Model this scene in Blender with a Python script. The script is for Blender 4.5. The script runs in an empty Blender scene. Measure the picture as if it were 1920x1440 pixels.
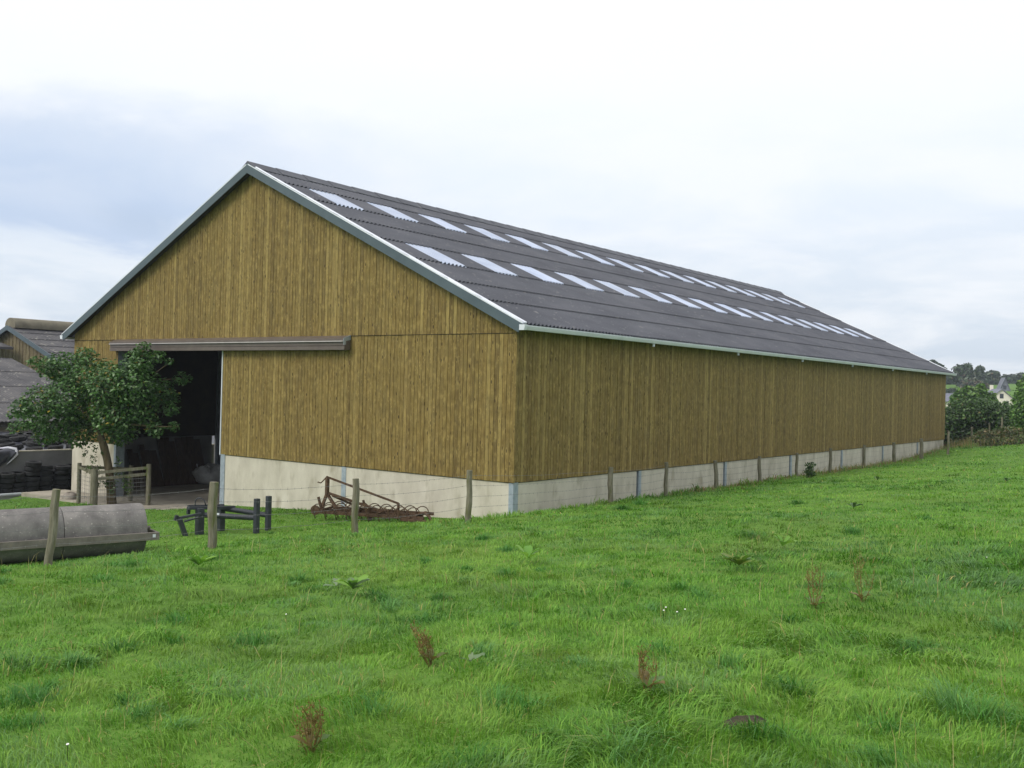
import bpy, math, random
import numpy as np
from mathutils import Vector, Matrix

random.seed(7)
rng = np.random.default_rng(7)
S = bpy.context.scene
COL = S.collection
R = math.radians

# ------------------------------------------------------------------ camera
CAM = np.array([15.19, -20.178, 3.388])
YAW, PITCH, ROLL, FPX = 0.6491, 0.00478, 0.02575, 1841.3
_f = np.array([-math.sin(YAW) * math.cos(PITCH), math.cos(YAW) * math.cos(PITCH), math.sin(PITCH)])
_r0 = np.array([math.cos(YAW), math.sin(YAW), 0.0])
_u0 = np.cross(_r0, _f)
_r = math.cos(ROLL) * _r0 + math.sin(ROLL) * _u0
_u = -math.sin(ROLL) * _r0 + math.cos(ROLL) * _u0
cam = bpy.data.cameras.new('camera')
cam.sensor_width = 36
cam.lens = 36 * FPX / 1920
cam.clip_start = 0.1
cam.clip_end = 6000
camo = bpy.data.objects.new('camera', cam)
COL.objects.link(camo)
camo.matrix_world = Matrix(((_r[0], _u[0], -_f[0], CAM[0]), (_r[1], _u[1], -_f[1], CAM[1]),
                            (_r[2], _u[2], -_f[2], CAM[2]), (0, 0, 0, 1)))
S.camera = camo

# ------------------------------------------------------------------ light
S.view_settings.view_transform = 'Standard'
S.view_settings.look = 'None'
S.view_settings.gamma = 1
S.view_settings.exposure = 0.5
S.view_settings.use_curve_mapping = False
SUN_EL, SUN_AZ = R(42), R(200)          # azimuth from +Y, clockwise seen from above
sun_dir = Vector((math.sin(SUN_AZ) * math.cos(SUN_EL), math.cos(SUN_AZ) * math.cos(SUN_EL), math.sin(SUN_EL)))
sl = bpy.data.lights.new('sun', 'SUN')
sl.energy = 1.5
sl.angle = R(25)
sl.color = (1.0, 0.95, 0.86)
so = bpy.data.objects.new('sun', sl)
so.rotation_euler = (-sun_dir).to_track_quat('-Z', 'Y').to_euler()
so.location = (0, -30, 40)
COL.objects.link(so)

w = bpy.data.worlds.new('World')
S.world = w
w.use_nodes = True
nt = w.node_tree
for n in list(nt.nodes):
    nt.nodes.remove(n)


def N(t, kind, **kw):
    n = t.nodes.new(kind)
    for k, v in kw.items():
        if k == 'inp':
            for a, b in v.items():
                n.inputs[a].default_value = b
        else:
            setattr(n, k, v)
    return n


def mth(t, op, a, b=None, clamp=False):
    n = t.nodes.new('ShaderNodeMath')
    n.operation = op
    n.use_clamp = clamp
    for i, v in enumerate((a, b)):
        if v is None:
            continue
        if isinstance(v, (int, float)):
            n.inputs[i].default_value = v
        else:
            t.links.new(v, n.inputs[i])
    return n.outputs[0]


def ramp(t, fac, stops, interp='LINEAR'):
    n = t.nodes.new('ShaderNodeValToRGB')
    n.color_ramp.interpolation = interp
    el = n.color_ramp.elements
    while len(el) < len(stops):
        el.new(0.5)
    for e, (p, c) in zip(el, stops):
        e.position = p
        e.color = (*c, 1) if len(c) == 3 else c
    if fac is not None:
        t.links.new(fac, n.inputs[0])
    return n.outputs[0]


def mix(t, fac, a, b, mode='MIX'):
    n = t.nodes.new('ShaderNodeMix')
    n.data_type = 'RGBA'
    n.blend_type = mode
    n.clamp_factor = True
    for s, v in ((n.inputs[0], fac), (n.inputs[6], a), (n.inputs[7], b)):
        if isinstance(v, (int, float)):
            s.default_value = v
        elif isinstance(v, tuple):
            s.default_value = (*v, 1) if len(v) == 3 else v
        else:
            t.links.new(v, s)
    return n.outputs[2]


sky = N(nt, 'ShaderNodeTexSky', sky_type='NISHITA', sun_disc=False, sun_elevation=SUN_EL, sun_rotation=SUN_AZ,
        air_density=1.0, dust_density=2.0, ozone_density=1.0)
tc = N(nt, 'ShaderNodeTexCoord')
sep = N(nt, 'ShaderNodeSeparateXYZ')
nt.links.new(tc.outputs['Generated'], sep.inputs[0])
zc = mth(nt, 'MAXIMUM', sep.outputs[2], 0.0)
den = mth(nt, 'ADD', zc, 0.16)
cmb = N(nt, 'ShaderNodeCombineXYZ')
nt.links.new(mth(nt, 'DIVIDE', sep.outputs[0], den), cmb.inputs[0])
nt.links.new(mth(nt, 'DIVIDE', sep.outputs[1], den), cmb.inputs[1])
n1 = N(nt, 'ShaderNodeTexNoise', inp={'Scale': 1.5, 'Detail': 8.0, 'Roughness': 0.58, 'Distortion': 0.35})
n2 = N(nt, 'ShaderNodeTexNoise', inp={'Scale': 0.42, 'Detail': 3.0, 'Roughness': 0.5})
mp2 = N(nt, 'ShaderNodeMapping', inp={'Location': (3.1, 1.7, 0.0)})
nt.links.new(cmb.outputs[0], n1.inputs['Vector'])
nt.links.new(cmb.outputs[0], mp2.inputs[0])
nt.links.new(mp2.outputs[0], n2.inputs['Vector'])
# a broad blue-grey bank of cloud low in the west (left of the view), broken up by noise
az = mth(nt, 'ADD', mth(nt, 'MULTIPLY', sep.outputs[0], -0.86), mth(nt, 'MULTIPLY', sep.outputs[1], 0.30))
azf = ramp(nt, mth(nt, 'ADD', az, mth(nt, 'MULTIPLY', mth(nt, 'SUBTRACT', n2.outputs[0], 0.5), 0.25)), [(0.74, (0, 0, 0)), (0.93, (1, 1, 1))], 'EASE')
wob = mth(nt, 'ADD', sep.outputs[2], mth(nt, 'MULTIPLY', mth(nt, 'SUBTRACT', n1.outputs[0], 0.5), 0.20))
band = ramp(nt, wob, [(0.105, (0, 0, 0)), (0.145, (1, 1, 1)), (0.21, (.8, .8, .8)), (0.29, (0, 0, 0))], 'EASE')
bandf = mth(nt, 'MULTIPLY', mth(nt, 'MULTIPLY', azf, band), 0.85)
low = ramp(nt, sep.outputs[2], [(0.0, (7.6, 8.6, 9.8)), (0.10, (8.8, 9.8, 11.0)), (0.20, (10.0, 10.9, 12.1)), (0.31, (11.7, 12.1, 12.8)), (0.8, (13.4, 13.4, 13.5))])
streak = ramp(nt, n1.outputs[0], [(0.40, (0, 0, 0)), (0.60, (1, 1, 1))])
hor = mix(nt, mth(nt, 'MULTIPLY', streak, 0.65), low, (11.6, 11.9, 12.3))
c2 = mix(nt, bandf, hor, (6.0, 7.5, 10.0))
gap = ramp(nt, n2.outputs[0], [(0.60, (0, 0, 0)), (0.78, (.35, .35, .35))])
c3 = mix(nt, gap, c2, sky.outputs[0])
bg = N(nt, 'ShaderNodeBackground', inp={'Strength': 0.061})
nt.links.new(c3, bg.inputs[0])
wo = N(nt, 'ShaderNodeOutputWorld')
nt.links.new(bg.outputs[0], wo.inputs[0])
try:
    w.cycles.sampling_method = 'MANUAL'
    w.cycles.sample_map_resolution = 512
except Exception:
    pass

# ------------------------------------------------------------------ pixel helpers (directions from the photograph)


def ray(px, py):
    return _f + _r * (px - 960) / FPX + _u * (720 - py) / FPX


def at(px, py, dep):
    return CAM + ray(px, py) * dep


def onp(px, py, axis, val):
    d = ray(px, py)
    return CAM + d * ((val - CAM[axis]) / d[axis])


def sstep(a, b, x):
    t = np.clip((np.asarray(x, float) - a) / (b - a), 0, 1)
    return t * t * (3 - 2 * t)


# value noise (numpy) for relief and placement
_perm = np.random.default_rng(3).random((256, 256))


def vnoise(x, y):
    xi = np.floor(x).astype(int)
    yi = np.floor(y).astype(int)
    fx = x - xi
    fy = y - yi
    fx = fx * fx * (3 - 2 * fx)
    fy = fy * fy * (3 - 2 * fy)
    a = _perm[xi & 255, yi & 255]
    b = _perm[(xi + 1) & 255, yi & 255]
    c = _perm[xi & 255, (yi + 1) & 255]
    d = _perm[(xi + 1) & 255, (yi + 1) & 255]
    return (a * (1 - fx) + b * fx) * (1 - fy) + (c * (1 - fx) + d * fx) * fy


# ------------------------------------------------------------------ the barn's main numbers
W, L, EV, OV = 21.54, 43.67, 0.375, 0.336
ZC, ZJ, ZE, ZR = 1.0, 4.818, 5.022, 10.337
ZFL = -1.0
D0, D1 = -18.45, -12.16          # door opening along x
TH = math.atan2(ZR - ZE, W / 2 + EV)
CT, ST = math.cos(TH), math.sin(TH)


def zf(y):
    return np.interp(y, [-60, -20, -12.7, -9.85, -6.5, -3, 3, 10, 20, 27, 32, 36, 40, 46, 52, 62], [1.0, .85, .60, .55, .41, .37, .27, .24, .19, .19, .26, .40, .54, .76, .92, 1.0])


def fieldz(x, y):
    m = np.interp(y, [-22, 0, 40], [.064, .088, .09])
    xx = np.minimum(x, 40)
    return zf(y) + m * (xx - 1) + .012 * np.maximum(0, x - 40)


def farz(y):
    return np.interp(y, [62, 110, 190, 245, 300, 360, 900, 3000], [1.0, -2.2, -1.8, 2.6, 7.4, 9.6, 12, 14])


def gz(x, y):
    x = np.asarray(x, float)
    y = np.asarray(y, float)
    left = np.maximum(.056 * x, -1.3) - .03
    x0 = np.interp(y, [-4, 0], [-1.4, -.1])
    t = sstep(0, 1, (x - x0) / (1.0 - x0))
    z = left * (1 - t) + fieldz(np.maximum(x, 1.0), y) * t
    dip = sstep(-12.0, -12.7, x) * sstep(-2.2, -1.4, y) * sstep(-22.4, -21.8, x) * sstep(0.6, 0.2, y)
    z = z * (1 - dip) + (ZFL - .06) * dip
    far = sstep(56, 75, y)
    z = z * (1 - far) + farz(y) * far
    und = (vnoise(x * .35 + 9, y * .35) - .5) * .10 + (vnoise(x * 1.3, y * 1.3 + 40) - .5) * .07
    und = und + (vnoise(x * 2.9 + 31, y * 2.9 + 17) - .5) * .05 * sstep(60, 30, np.hypot(x - 15, y + 20))
    und = und * sstep(-.6, 1.6, x)
    return z + und * (1 - dip)


def on_ground(px, py):
    d = ray(px, py)
    t = 2.0
    last = t
    while t < 400:
        q = CAM + d * t
        if q[2] < float(gz(q[0], q[1])):
            a, b = last, t
            for _ in range(25):
                m = (a + b) / 2
                q = CAM + d * m
                if q[2] < float(gz(q[0], q[1])):
                    b = m
                else:
                    a = m
            return CAM + d * b
        last = t
        t += .15
    return CAM + d * 60


# ------------------------------------------------------------------ materials


def lin(*c):
    return tuple(((v / 255) / 12.92 if v / 255 <= .04045 else ((v / 255 + .055) / 1.055) ** 2.4) for v in c)


def new_mat(name):
    m = bpy.data.materials.new(name)
    m.use_nodes = True
    t = m.node_tree
    b = t.nodes['Principled BSDF']
    return m, t, b


def mat_noise(name, stops, scale=4.0, rough=.8, bump=.0, bscale=40.0, metal=0.0, detail=6.0, spec=.3, stretch=(1, 1, 1), speck=None):
    m, t, b = new_mat(name)
    g = N(t, 'ShaderNodeTexCoord')
    mp = N(t, 'ShaderNodeMapping', inp={'Scale': stretch})
    t.links.new(g.outputs['Object'], mp.inputs[0])
    nz = N(t, 'ShaderNodeTexNoise', inp={'Scale': scale, 'Detail': detail, 'Roughness': .6})
    t.links.new(mp.outputs[0], nz.inputs['Vector'])
    c = ramp(t, nz.outputs[0], stops)
    if speck:
        n3 = N(t, 'ShaderNodeTexNoise', inp={'Scale': speck[0], 'Detail': 3.0, 'Roughness': .6})
        t.links.new(mp.outputs[0], n3.inputs['Vector'])
        c = mix(t, ramp(t, n3.outputs[0], [(speck[1], (0, 0, 0)), (speck[2], (1, 1, 1))]), c, speck[3])
    t.links.new(c, b.inputs['Base Color'])
    b.inputs['Roughness'].default_value = rough
    b.inputs['Metallic'].default_value = metal
    b.inputs['Specular IOR Level'].default_value = spec
    if bump:
        nb = N(t, 'ShaderNodeTexNoise', inp={'Scale': bscale, 'Detail': 4.0})
        t.links.new(mp.outputs[0], nb.inputs['Vector'])
        bp = N(t, 'ShaderNodeBump', inp={'Strength': bump, 'Distance': .02})
        t.links.new(nb.outputs[0], bp.inputs['Height'])
        t.links.new(bp.outputs[0], b.inputs['Normal'])
    return m


def mat_plank(name, dark, mid, light, grey=.25):
    m, t, b = new_mat(name)
    at_ = N(t, 'ShaderNodeAttribute', attribute_name='rnd')
    rv = at_.outputs['Fac']
    g = N(t, 'ShaderNodeNewGeometry')
    sp = N(t, 'ShaderNodeSeparateXYZ')
    t.links.new(g.outputs['Position'], sp.inputs[0])
    xy = mth(t, 'ADD', sp.outputs[0], sp.outputs[1])
    off = mth(t, 'MULTIPLY', rv, 91.0)
    cb = N(t, 'ShaderNodeCombineXYZ')
    t.links.new(mth(t, 'MULTIPLY', xy, 48.0), cb.inputs[0])
    t.links.new(mth(t, 'ADD', mth(t, 'MULTIPLY', sp.outputs[2], 0.8), off), cb.inputs[1])
    t.links.new(off, cb.inputs[2])
    gr = N(t, 'ShaderNodeTexNoise', inp={'Scale': 1.6, 'Detail': 5.0, 'Roughness': .65, 'Distortion': .6})
    t.links.new(cb.outputs[0], gr.inputs['Vector'])
    hs = N(t, 'ShaderNodeTexWhiteNoise', noise_dimensions='1D')
    t.links.new(off, hs.inputs['W'])
    base = ramp(t, rv, [(0.0, dark), (.35, mid), (.7, mid), (1.0, light)])
    base = mix(t, mth(t, 'MULTIPLY', hs.outputs['Value'], .22), base, lin(118, 84, 44))
    c = mix(t, ramp(t, gr.outputs[0], [(.36, (0, 0, 0)), (.64, (1, 1, 1))]), mix(t, .55, base, dark), mix(t, .45, base, light))
    # blotchy treatment stain along the board
    cb2 = N(t, 'ShaderNodeCombineXYZ')
    t.links.new(mth(t, 'ADD', mth(t, 'MULTIPLY', xy, 3.0), off), cb2.inputs[0])
    t.links.new(mth(t, 'ADD', mth(t, 'MULTIPLY', sp.outputs[2], 1.7), off), cb2.inputs[1])
    bl = N(t, 'ShaderNodeTexNoise', inp={'Scale': 1.0, 'Detail': 3.0})
    t.links.new(cb2.outputs[0], bl.inputs['Vector'])
    c = mix(t, mth(t, 'MULTIPLY', ramp(t, bl.outputs[0], [(.42, (0, 0, 0)), (.68, (1, 1, 1))]), grey), c, lin(104, 96, 66))
    bl2 = N(t, 'ShaderNodeTexNoise', inp={'Scale': 2.3, 'Detail': 3.0, 'Roughness': .6})
    t.links.new(cb2.outputs[0], bl2.inputs['Vector'])
    c = mix(t, mth(t, 'MULTIPLY', ramp(t, bl2.outputs[0], [(.52, (0, 0, 0)), (.70, (1, 1, 1))]), .55), c, light)
    c = mix(t, mth(t, 'MULTIPLY', ramp(t, bl2.outputs[0], [(.30, (1, 1, 1)), (.46, (0, 0, 0))]), .5), c, dark)
    # knots
    cb3 = N(t, 'ShaderNodeCombineXYZ')
    t.links.new(mth(t, 'MULTIPLY', xy, 9.0), cb3.inputs[0])
    t.links.new(mth(t, 'ADD', mth(t, 'MULTIPLY', sp.outputs[2], 3.6), off), cb3.inputs[1])
    t.links.new(off, cb3.inputs[2])
    vo = N(t, 'ShaderNodeTexVoronoi', inp={'Scale': 1.0})
    t.links.new(cb3.outputs[0], vo.inputs['Vector'])
    vk = ramp(t, vo.outputs['Distance'], [(.08, (1, 1, 1)), (.27, (0, 0, 0))])
    kn = N(t, 'ShaderNodeSeparateColor')
    t.links.new(vo.outputs['Color'], kn.inputs[0])
    c = mix(t, mth(t, 'MULTIPLY', vk, mth(t, 'MULTIPLY', kn.outputs[0], 1.1)), c, lin(48, 34, 18))
    pk = ramp(t, vo.outputs['Distance'], [(.20, (0, 0, 0)), (.27, (1, 1, 1)), (.36, (0, 0, 0))])  # pale ring painted round the knot as a bright glint
    c = mix(t, mth(t, 'MULTIPLY', pk, mth(t, 'MULTIPLY', kn.outputs[1], .65)), c, light)
    t.links.new(c, b.inputs['Base Color'])
    b.inputs['Roughness'].default_value = .75
    b.inputs['Specular IOR Level'].default_value = .25
    bp = N(t, 'ShaderNodeBump', inp={'Strength': .35, 'Distance': .006})
    t.links.new(gr.outputs[0], bp.inputs['Height'])
    t.links.new(bp.outputs[0], b.inputs['Normal'])
    return m


def mat_leaf(name, transl=.35, rough=.45, spec=.4):
    m, t, b = new_mat(name)
    a = N(t, 'ShaderNodeAttribute', attribute_name='col')
    t.links.new(a.outputs['Color'], b.inputs['Base Color'])
    b.inputs['Roughness'].default_value = rough
    b.inputs['Specular IOR Level'].default_value = spec
    tr = N(t, 'ShaderNodeBsdfTranslucent')
    t.links.new(a.outputs['Color'], tr.inputs[0])
    ms = N(t, 'ShaderNodeMixShader', inp={0: transl})
    t.links.new(b.outputs[0], ms.inputs[1])
    t.links.new(tr.outputs[0], ms.inputs[2])
    t.links.new(ms.outputs[0], t.nodes['Material Output'].inputs[0])
    return m


M = {}
M['plank'] = mat_plank('treated_plank', lin(80, 65, 31), lin(121, 102, 53), lin(162, 142, 86))
M['old_plank'] = mat_plank('weathered_plank', lin(62, 54, 40), lin(104, 94, 74), lin(136, 126, 100), .5)
M['concrete'] = mat_noise('concrete_panel', [(.3, lin(174, 168, 154)), (.55, lin(194, 188, 174)), (.8, lin(208, 203, 190))], 1.1, .9, .15, 60, stretch=(1.6, 1.6, .7), speck=(1.3, .55, .72, lin(160, 153, 136)))
M['conc_floor'] = mat_noise('yard_concrete', [(.3, lin(140, 134, 122)), (.7, lin(178, 170, 156))], 1.4, .9, .2, 40)
M['galv'] = mat_noise('galvanised_steel', [(.3, lin(142, 154, 166)), (.7, lin(172, 182, 192))], 6, .5, metal=.35, spec=.4)
M['roof'] = mat_noise('fibre_cement', [(.25, lin(70, 72, 80)), (.5, lin(82, 84, 92)), (.8, lin(98, 99, 106))], .7, .65, .1, 30, stretch=(1, .6, 1), speck=(5, .60, .74, lin(112, 112, 114)))
M['oldroof'] = mat_noise('old_fibre_cement', [(.25, lin(60, 60, 64)), (.5, lin(80, 79, 82)), (.8, lin(104, 102, 102))], .8, .85, .15, 25, speck=(3, .6, .75, lin(150, 148, 140)))
M['barge'] = mat_noise('grey_flashing', [(.3, lin(70, 84, 92)), (.7, lin(80, 94, 102))], 2, .5, spec=.4)
M['white_metal'] = mat_noise('pale_flashing', [(.3, lin(206, 212, 222)), (.7, lin(224, 228, 236))], 2, .45, spec=.4)
M['gutter'] = mat_noise('pale_gutter', [(.3, lin(192, 198, 208)), (.7, lin(208, 212, 222))], 2, .4, spec=.5)
M['dark'] = mat_noise('dark_soffit', [(.3, lin(44, 40, 36)), (.7, lin(58, 52, 46))], 2, .9)
M['lining'] = mat_noise('dark_lining', [(.3, lin(40, 34, 22)), (.7, lin(56, 48, 32))], 2, .95)
M['track'] = mat_noise('brown_track_metal', [(.3, lin(92, 82, 76)), (.7, lin(108, 98, 92))], 3, .45, spec=.5, metal=.2)
M['track_edge'] = mat_noise('bright_track_edge', [(.3, lin(190, 184, 184)), (.7, lin(206, 200, 200))], 3, .35, spec=.6)
m, t, b = new_mat('rooflight_plastic')
b.inputs['Roughness'].default_value = .3
b.inputs['Specular IOR Level'].default_value = .5
g_ = N(t, 'ShaderNodeTexCoord')
nz_ = N(t, 'ShaderNodeTexNoise', inp={'Scale': 1.2, 'Detail': 4.0})
t.links.new(g_.outputs['Object'], nz_.inputs['Vector'])
oi_ = N(t, 'ShaderNodeObjectInfo')
t.links.new(mix(t, mth(t, 'MULTIPLY', oi_.outputs['Random'], .45), ramp(t, nz_.outputs[0], [(.3, lin(160, 172, 198)), (.6, lin(184, 194, 216))]), lin(158, 166, 180)), b.inputs['Base Color'])
M['rooflight'] = m
M['post'] = mat_noise('mossy_post_wood', [(.25, lin(84, 84, 66)), (.5, lin(116, 112, 96)), (.8, lin(146, 141, 126))], 5, .9, .5, 30, stretch=(3, 3, .6), speck=(2.2, .55, .7, lin(92, 100, 50)))
M['wire'] = mat_noise('wire_steel', [(.3, lin(112, 112, 112)), (.7, lin(140, 140, 140))], 5, .5, metal=.6)
M['bark'] = mat_noise('tree_bark', [(.25, lin(72, 62, 46)), (.6, lin(110, 98, 76)), (.85, lin(134, 122, 100))], 6, .95, .6, 25, stretch=(2, 2, .5))
M['roller'] = mat_noise('roller_concrete', [(.25, lin(92, 89, 88)), (.5, lin(118, 115, 113)), (.8, lin(144, 140, 136))], 3, .9, .3, 45, speck=(24, .64, .72, lin(176, 170, 164)))
M['roller_frame'] = mat_noise('weathered_channel_steel', [(.25, lin(96, 91, 84)), (.6, lin(126, 120, 113)), (.85, lin(146, 132, 114))], 5, .7, .2, 40, metal=.1)
M['rust'] = mat_noise('rusty_steel', [(.25, lin(56, 43, 34)), (.5, lin(84, 65, 50)), (.8, lin(112, 90, 70))], 9, .85, .4, 60)
M['blacksteel'] = mat_noise('black_painted_steel', [(.3, lin(38, 42, 48)), (.7, lin(56, 60, 68))], 5, .45, .05, 60, spec=.5)
M['rubber'] = mat_noise('tyre_rubber', [(.3, lin(26, 27, 29)), (.7, lin(46, 46, 47))], 5, .75, .1, 60)
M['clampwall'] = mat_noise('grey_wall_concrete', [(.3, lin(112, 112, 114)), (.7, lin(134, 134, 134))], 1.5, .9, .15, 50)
M['tarp'] = mat_noise('black_silage_sheet', [(.3, lin(34, 35, 42)), (.7, lin(66, 68, 80))], 2, .35, .4, 5, spec=.5)
M['tarp_white'] = mat_noise('white_sheet_underside', [(.3, lin(186, 186, 198)), (.7, lin(214, 214, 224))], 2, .5, .3, 8)
M['bag'] = mat_noise('bulk_bag_fabric', [(.3, lin(172, 172, 172)), (.7, lin(204, 204, 204))], 4, .8, .4, 12)
M['board'] = mat_noise('dark_boards', [(.3, lin(58, 44, 34)), (.7, lin(84, 66, 50))], 4, .85, .2, 30, stretch=(3, 3, .5))
M['boulder'] = mat_noise('pale_stone', [(.3, lin(122, 114, 106)), (.7, lin(164, 156, 148))], 4, .95, .5, 14)
M['soil'] = mat_noise('bare_soil', [(.3, lin(48, 44, 34)), (.7, lin(74, 66, 50))], 9, .95, .8, 40)
M['render'] = mat_noise('house_render', [(.3, lin(216, 208, 196)), (.7, lin(232, 224, 212))], 1, .9)
M['slate'] = mat_noise('slate', [(.3, lin(96, 98, 112)), (.7, lin(124, 126, 138))], 1, .7)
M['glass'] = mat_noise('dark_glass', [(.3, lin(38, 42, 48)), (.7, lin(52, 56, 62))], 1, .15, spec=.6)
M['leaf'] = mat_leaf('leaf', .35, .38, .5)
M['grass'] = mat_leaf('grass_blade', .30, .5, .3)
M['drystem'] = mat_noise('dry_stem', [(.3, lin(100, 90, 50)), (.7, lin(130, 116, 68))], 6, .9)
M['ventroof'] = mat_noise('weathered_vent_cover', [(.3, lin(96, 92, 80)), (.7, lin(126, 120, 104))], 2, .9)
M['daisy'] = mat_noise('white_petal', [(.3, (.75, .75, .72)), (.7, (.85, .85, .82))], 5, .7)

# ground material
m, t, b = new_mat('pasture_ground')
g_ = N(t, 'ShaderNodeTexCoord')
na = N(t, 'ShaderNodeTexNoise', inp={'Scale': .25, 'Detail': 6.0, 'Roughness': .6})
nb = N(t, 'ShaderNodeTexNoise', inp={'Scale': 7.0, 'Detail': 6.0, 'Roughness': .7})
for n in (na, nb):
    t.links.new(g_.outputs['Object'], n.inputs['Vector'])
ca = ramp(t, na.outputs[0], [(.3, lin(74, 112, 44)), (.5, lin(88, 126, 50)), (.72, lin(108, 136, 60))])
cb_ = ramp(t, nb.outputs[0], [(.3, lin(58, 80, 32)), (.62, lin(104, 136, 58))])
t.links.new(mix(t, .5, ca, cb_), b.inputs['Base Color'])
b.inputs['Roughness'].default_value = .95
b.inputs['Specular IOR Level'].default_value = .1
bp = N(t, 'ShaderNodeBump', inp={'Strength': .6, 'Distance': .04})
t.links.new(nb.outputs[0], bp.inputs['Height'])
t.links.new(bp.outputs[0], b.inputs['Normal'])
M['ground'] = m

# ------------------------------------------------------------------ mesh helpers


class MB:
    def __init__(s):
        s.v, s.f, s.r = [], [], []

    def add(s, vs, fs, rnd=None):
        k = len(s.v)
        s.v += [tuple(float(c) for c in q) for q in vs]
        s.f += [tuple(i + k for i in q) for q in fs]
        s.r += [rnd] * len(vs)

    def box(s, a, b, rnd=None):
        x0, y0, z0 = a
        x1, y1, z1 = b
        s.add([(x0, y0, z0), (x1, y0, z0), (x1, y1, z0), (x0, y1, z0), (x0, y0, z1), (x1, y0, z1), (x1, y1, z1), (x0, y1, z1)],
              [(3, 2, 1, 0), (4, 5, 6, 7), (0, 1, 5, 4), (1, 2, 6, 5), (2, 3, 7, 6), (3, 0, 4, 7)], rnd)

    def bar(s, p0, p1, w, h, up=(0, 0, 1), rnd=None):
        p0 = Vector(p0)
        p1 = Vector(p1)
        d = (p1 - p0).normalized()
        u = Vector(up)
        if abs(d.dot(u)) > .95:
            u = Vector((1, 0, 0))
        a = d.cross(u).normalized()
        c = a.cross(d).normalized()
        q = []
        for e in (p0, p1):
            q += [e - a * w / 2 - c * h / 2, e + a * w / 2 - c * h / 2, e + a * w / 2 + c * h / 2, e - a * w / 2 + c * h / 2]
        s.add(q, [(3, 2, 1, 0), (4, 5, 6, 7), (0, 1, 5, 4), (1, 2, 6, 5), (2, 3, 7, 6), (3, 0, 4, 7)], rnd)

    def tube(s, pts, rad, seg=8, cap=True):
        pts = [Vector(q) for q in pts]
        if isinstance(rad, (int, float)):
            rad = [rad] * len(pts)
        prev = None
        rings = []
        for i, q in enumerate(pts):
            d = (pts[min(i + 1, len(pts) - 1)] - pts[max(i - 1, 0)]).normalized()
            if prev is None:
                a = d.cross(Vector((0, 0, 1)))
                if a.length < .05:
                    a = d.cross(Vector((1, 0, 0)))
                a.normalize()
            else:
                a = (prev - d * prev.dot(d)).normalized()
            prev = a
            c = d.cross(a)
            rings.append([q + (a * math.cos(k * 2 * math.pi / seg) + c * math.sin(k * 2 * math.pi / seg)) * rad[i] for k in range(seg)])
        vs = [q for rg in rings for q in rg]
        fs = []
        for i in range(len(pts) - 1):
            for k in range(seg):
                k2 = (k + 1) % seg
                fs.append((i * seg + k, i * seg + k2, (i + 1) * seg + k2, (i + 1) * seg + k))
        if cap:
            fs.append(tuple(range(seg))[::-1])
            fs.append(tuple((len(pts) - 1) * seg + k for k in range(seg)))
        s.add(vs, fs)

    def lathe(s, c, axis, prof, seg=32):
        """prof: list of (distance along axis, radius)"""
        c = Vector(c)
        ax = Vector(axis).normalized()
        a = ax.cross(Vector((0, 0, 1)))
        if a.length < .05:
            a = Vector((1, 0, 0))
        a.normalize()
        b_ = ax.cross(a)
        vs = []
        for (d, r) in prof:
            for k in range(seg):
                an = k * 2 * math.pi / seg
                vs.append(c + ax * d + (a * math.cos(an) + b_ * math.sin(an)) * r)
        fs = []
        for i in range(len(prof) - 1):
            for k in range(seg):
                k2 = (k + 1) % seg
                fs.append((i * seg + k, i * seg + k2, (i + 1) * seg + k2, (i + 1) * seg + k))
        s.add(vs, fs)

    def prism(s, poly, axis, a, b):
        """poly: 2-D outline in the plane across 'axis' ('x' -> (y,z), 'y' -> (x,z), 'z' -> (x,y))"""
        def P(q, t_):
            return {'x': (t_, q[0], q[1]), 'y': (q[0], t_, q[1]), 'z': (q[0], q[1], t_)}[axis]
        n = len(poly)
        vs = [P(q, a) for q in poly] + [P(q, b) for q in poly]
        fs = [tuple(range(n))[::-1], tuple(range(n, 2 * n))] + [(i, (i + 1) % n, n + (i + 1) % n, n + i) for i in range(n)]
        s.add(vs, fs)


def wloc(o):
    v = Vector((0, 0, 0))
    while o is not None:
        v = v + o.location
        o = o.parent
    return v


def obj(name, mb, mat, parent=None, smooth=False, loc=None, bevel=0):
    """vertices are given in world space; the object sits under parent (or at loc)"""
    base = wloc(parent) if parent is not None else Vector(loc if loc is not None else (0, 0, 0))
    me = bpy.data.meshes.new(name)
    bx, by, bz = base
    me.from_pydata([(x - bx, y - by, z - bz) for x, y, z in mb.v], [], mb.f)
    if any(r is not None for r in mb.r):
        at_ = me.attributes.new('rnd', 'FLOAT', 'POINT')
        at_.data.foreach_set('value', [r if r is not None else .5 for r in mb.r])
    me.materials.append(mat)
    if smooth:
        me.polygons.foreach_set('use_smooth', [True] * len(me.polygons))
        if smooth != 'all':
            me.set_sharp_from_angle(angle=R(40))
    me.update()
    o = bpy.data.objects.new(name, me)
    COL.objects.link(o)
    if parent is not None:
        o.parent = parent
    else:
        o.location = base
    if bevel:
        md = o.modifiers.new('bevel', 'BEVEL')
        md.width = bevel
        md.segments = 1
        md.limit_method = 'ANGLE'
    return o


def tag(o, label=None, cat=None, group=None, kind=None):
    if label:
        o['label'] = label
    if cat:
        o['category'] = cat
    if group:
        o['group'] = group
    if kind:
        o['kind'] = kind
    return o


def thing(name, loc, label, cat, group=None):
    o = bpy.data.objects.new(name, None)
    o.empty_display_size = .3
    o.location = tuple(float(c) for c in loc)
    COL.objects.link(o)
    return tag(o, label, cat, group)


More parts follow.
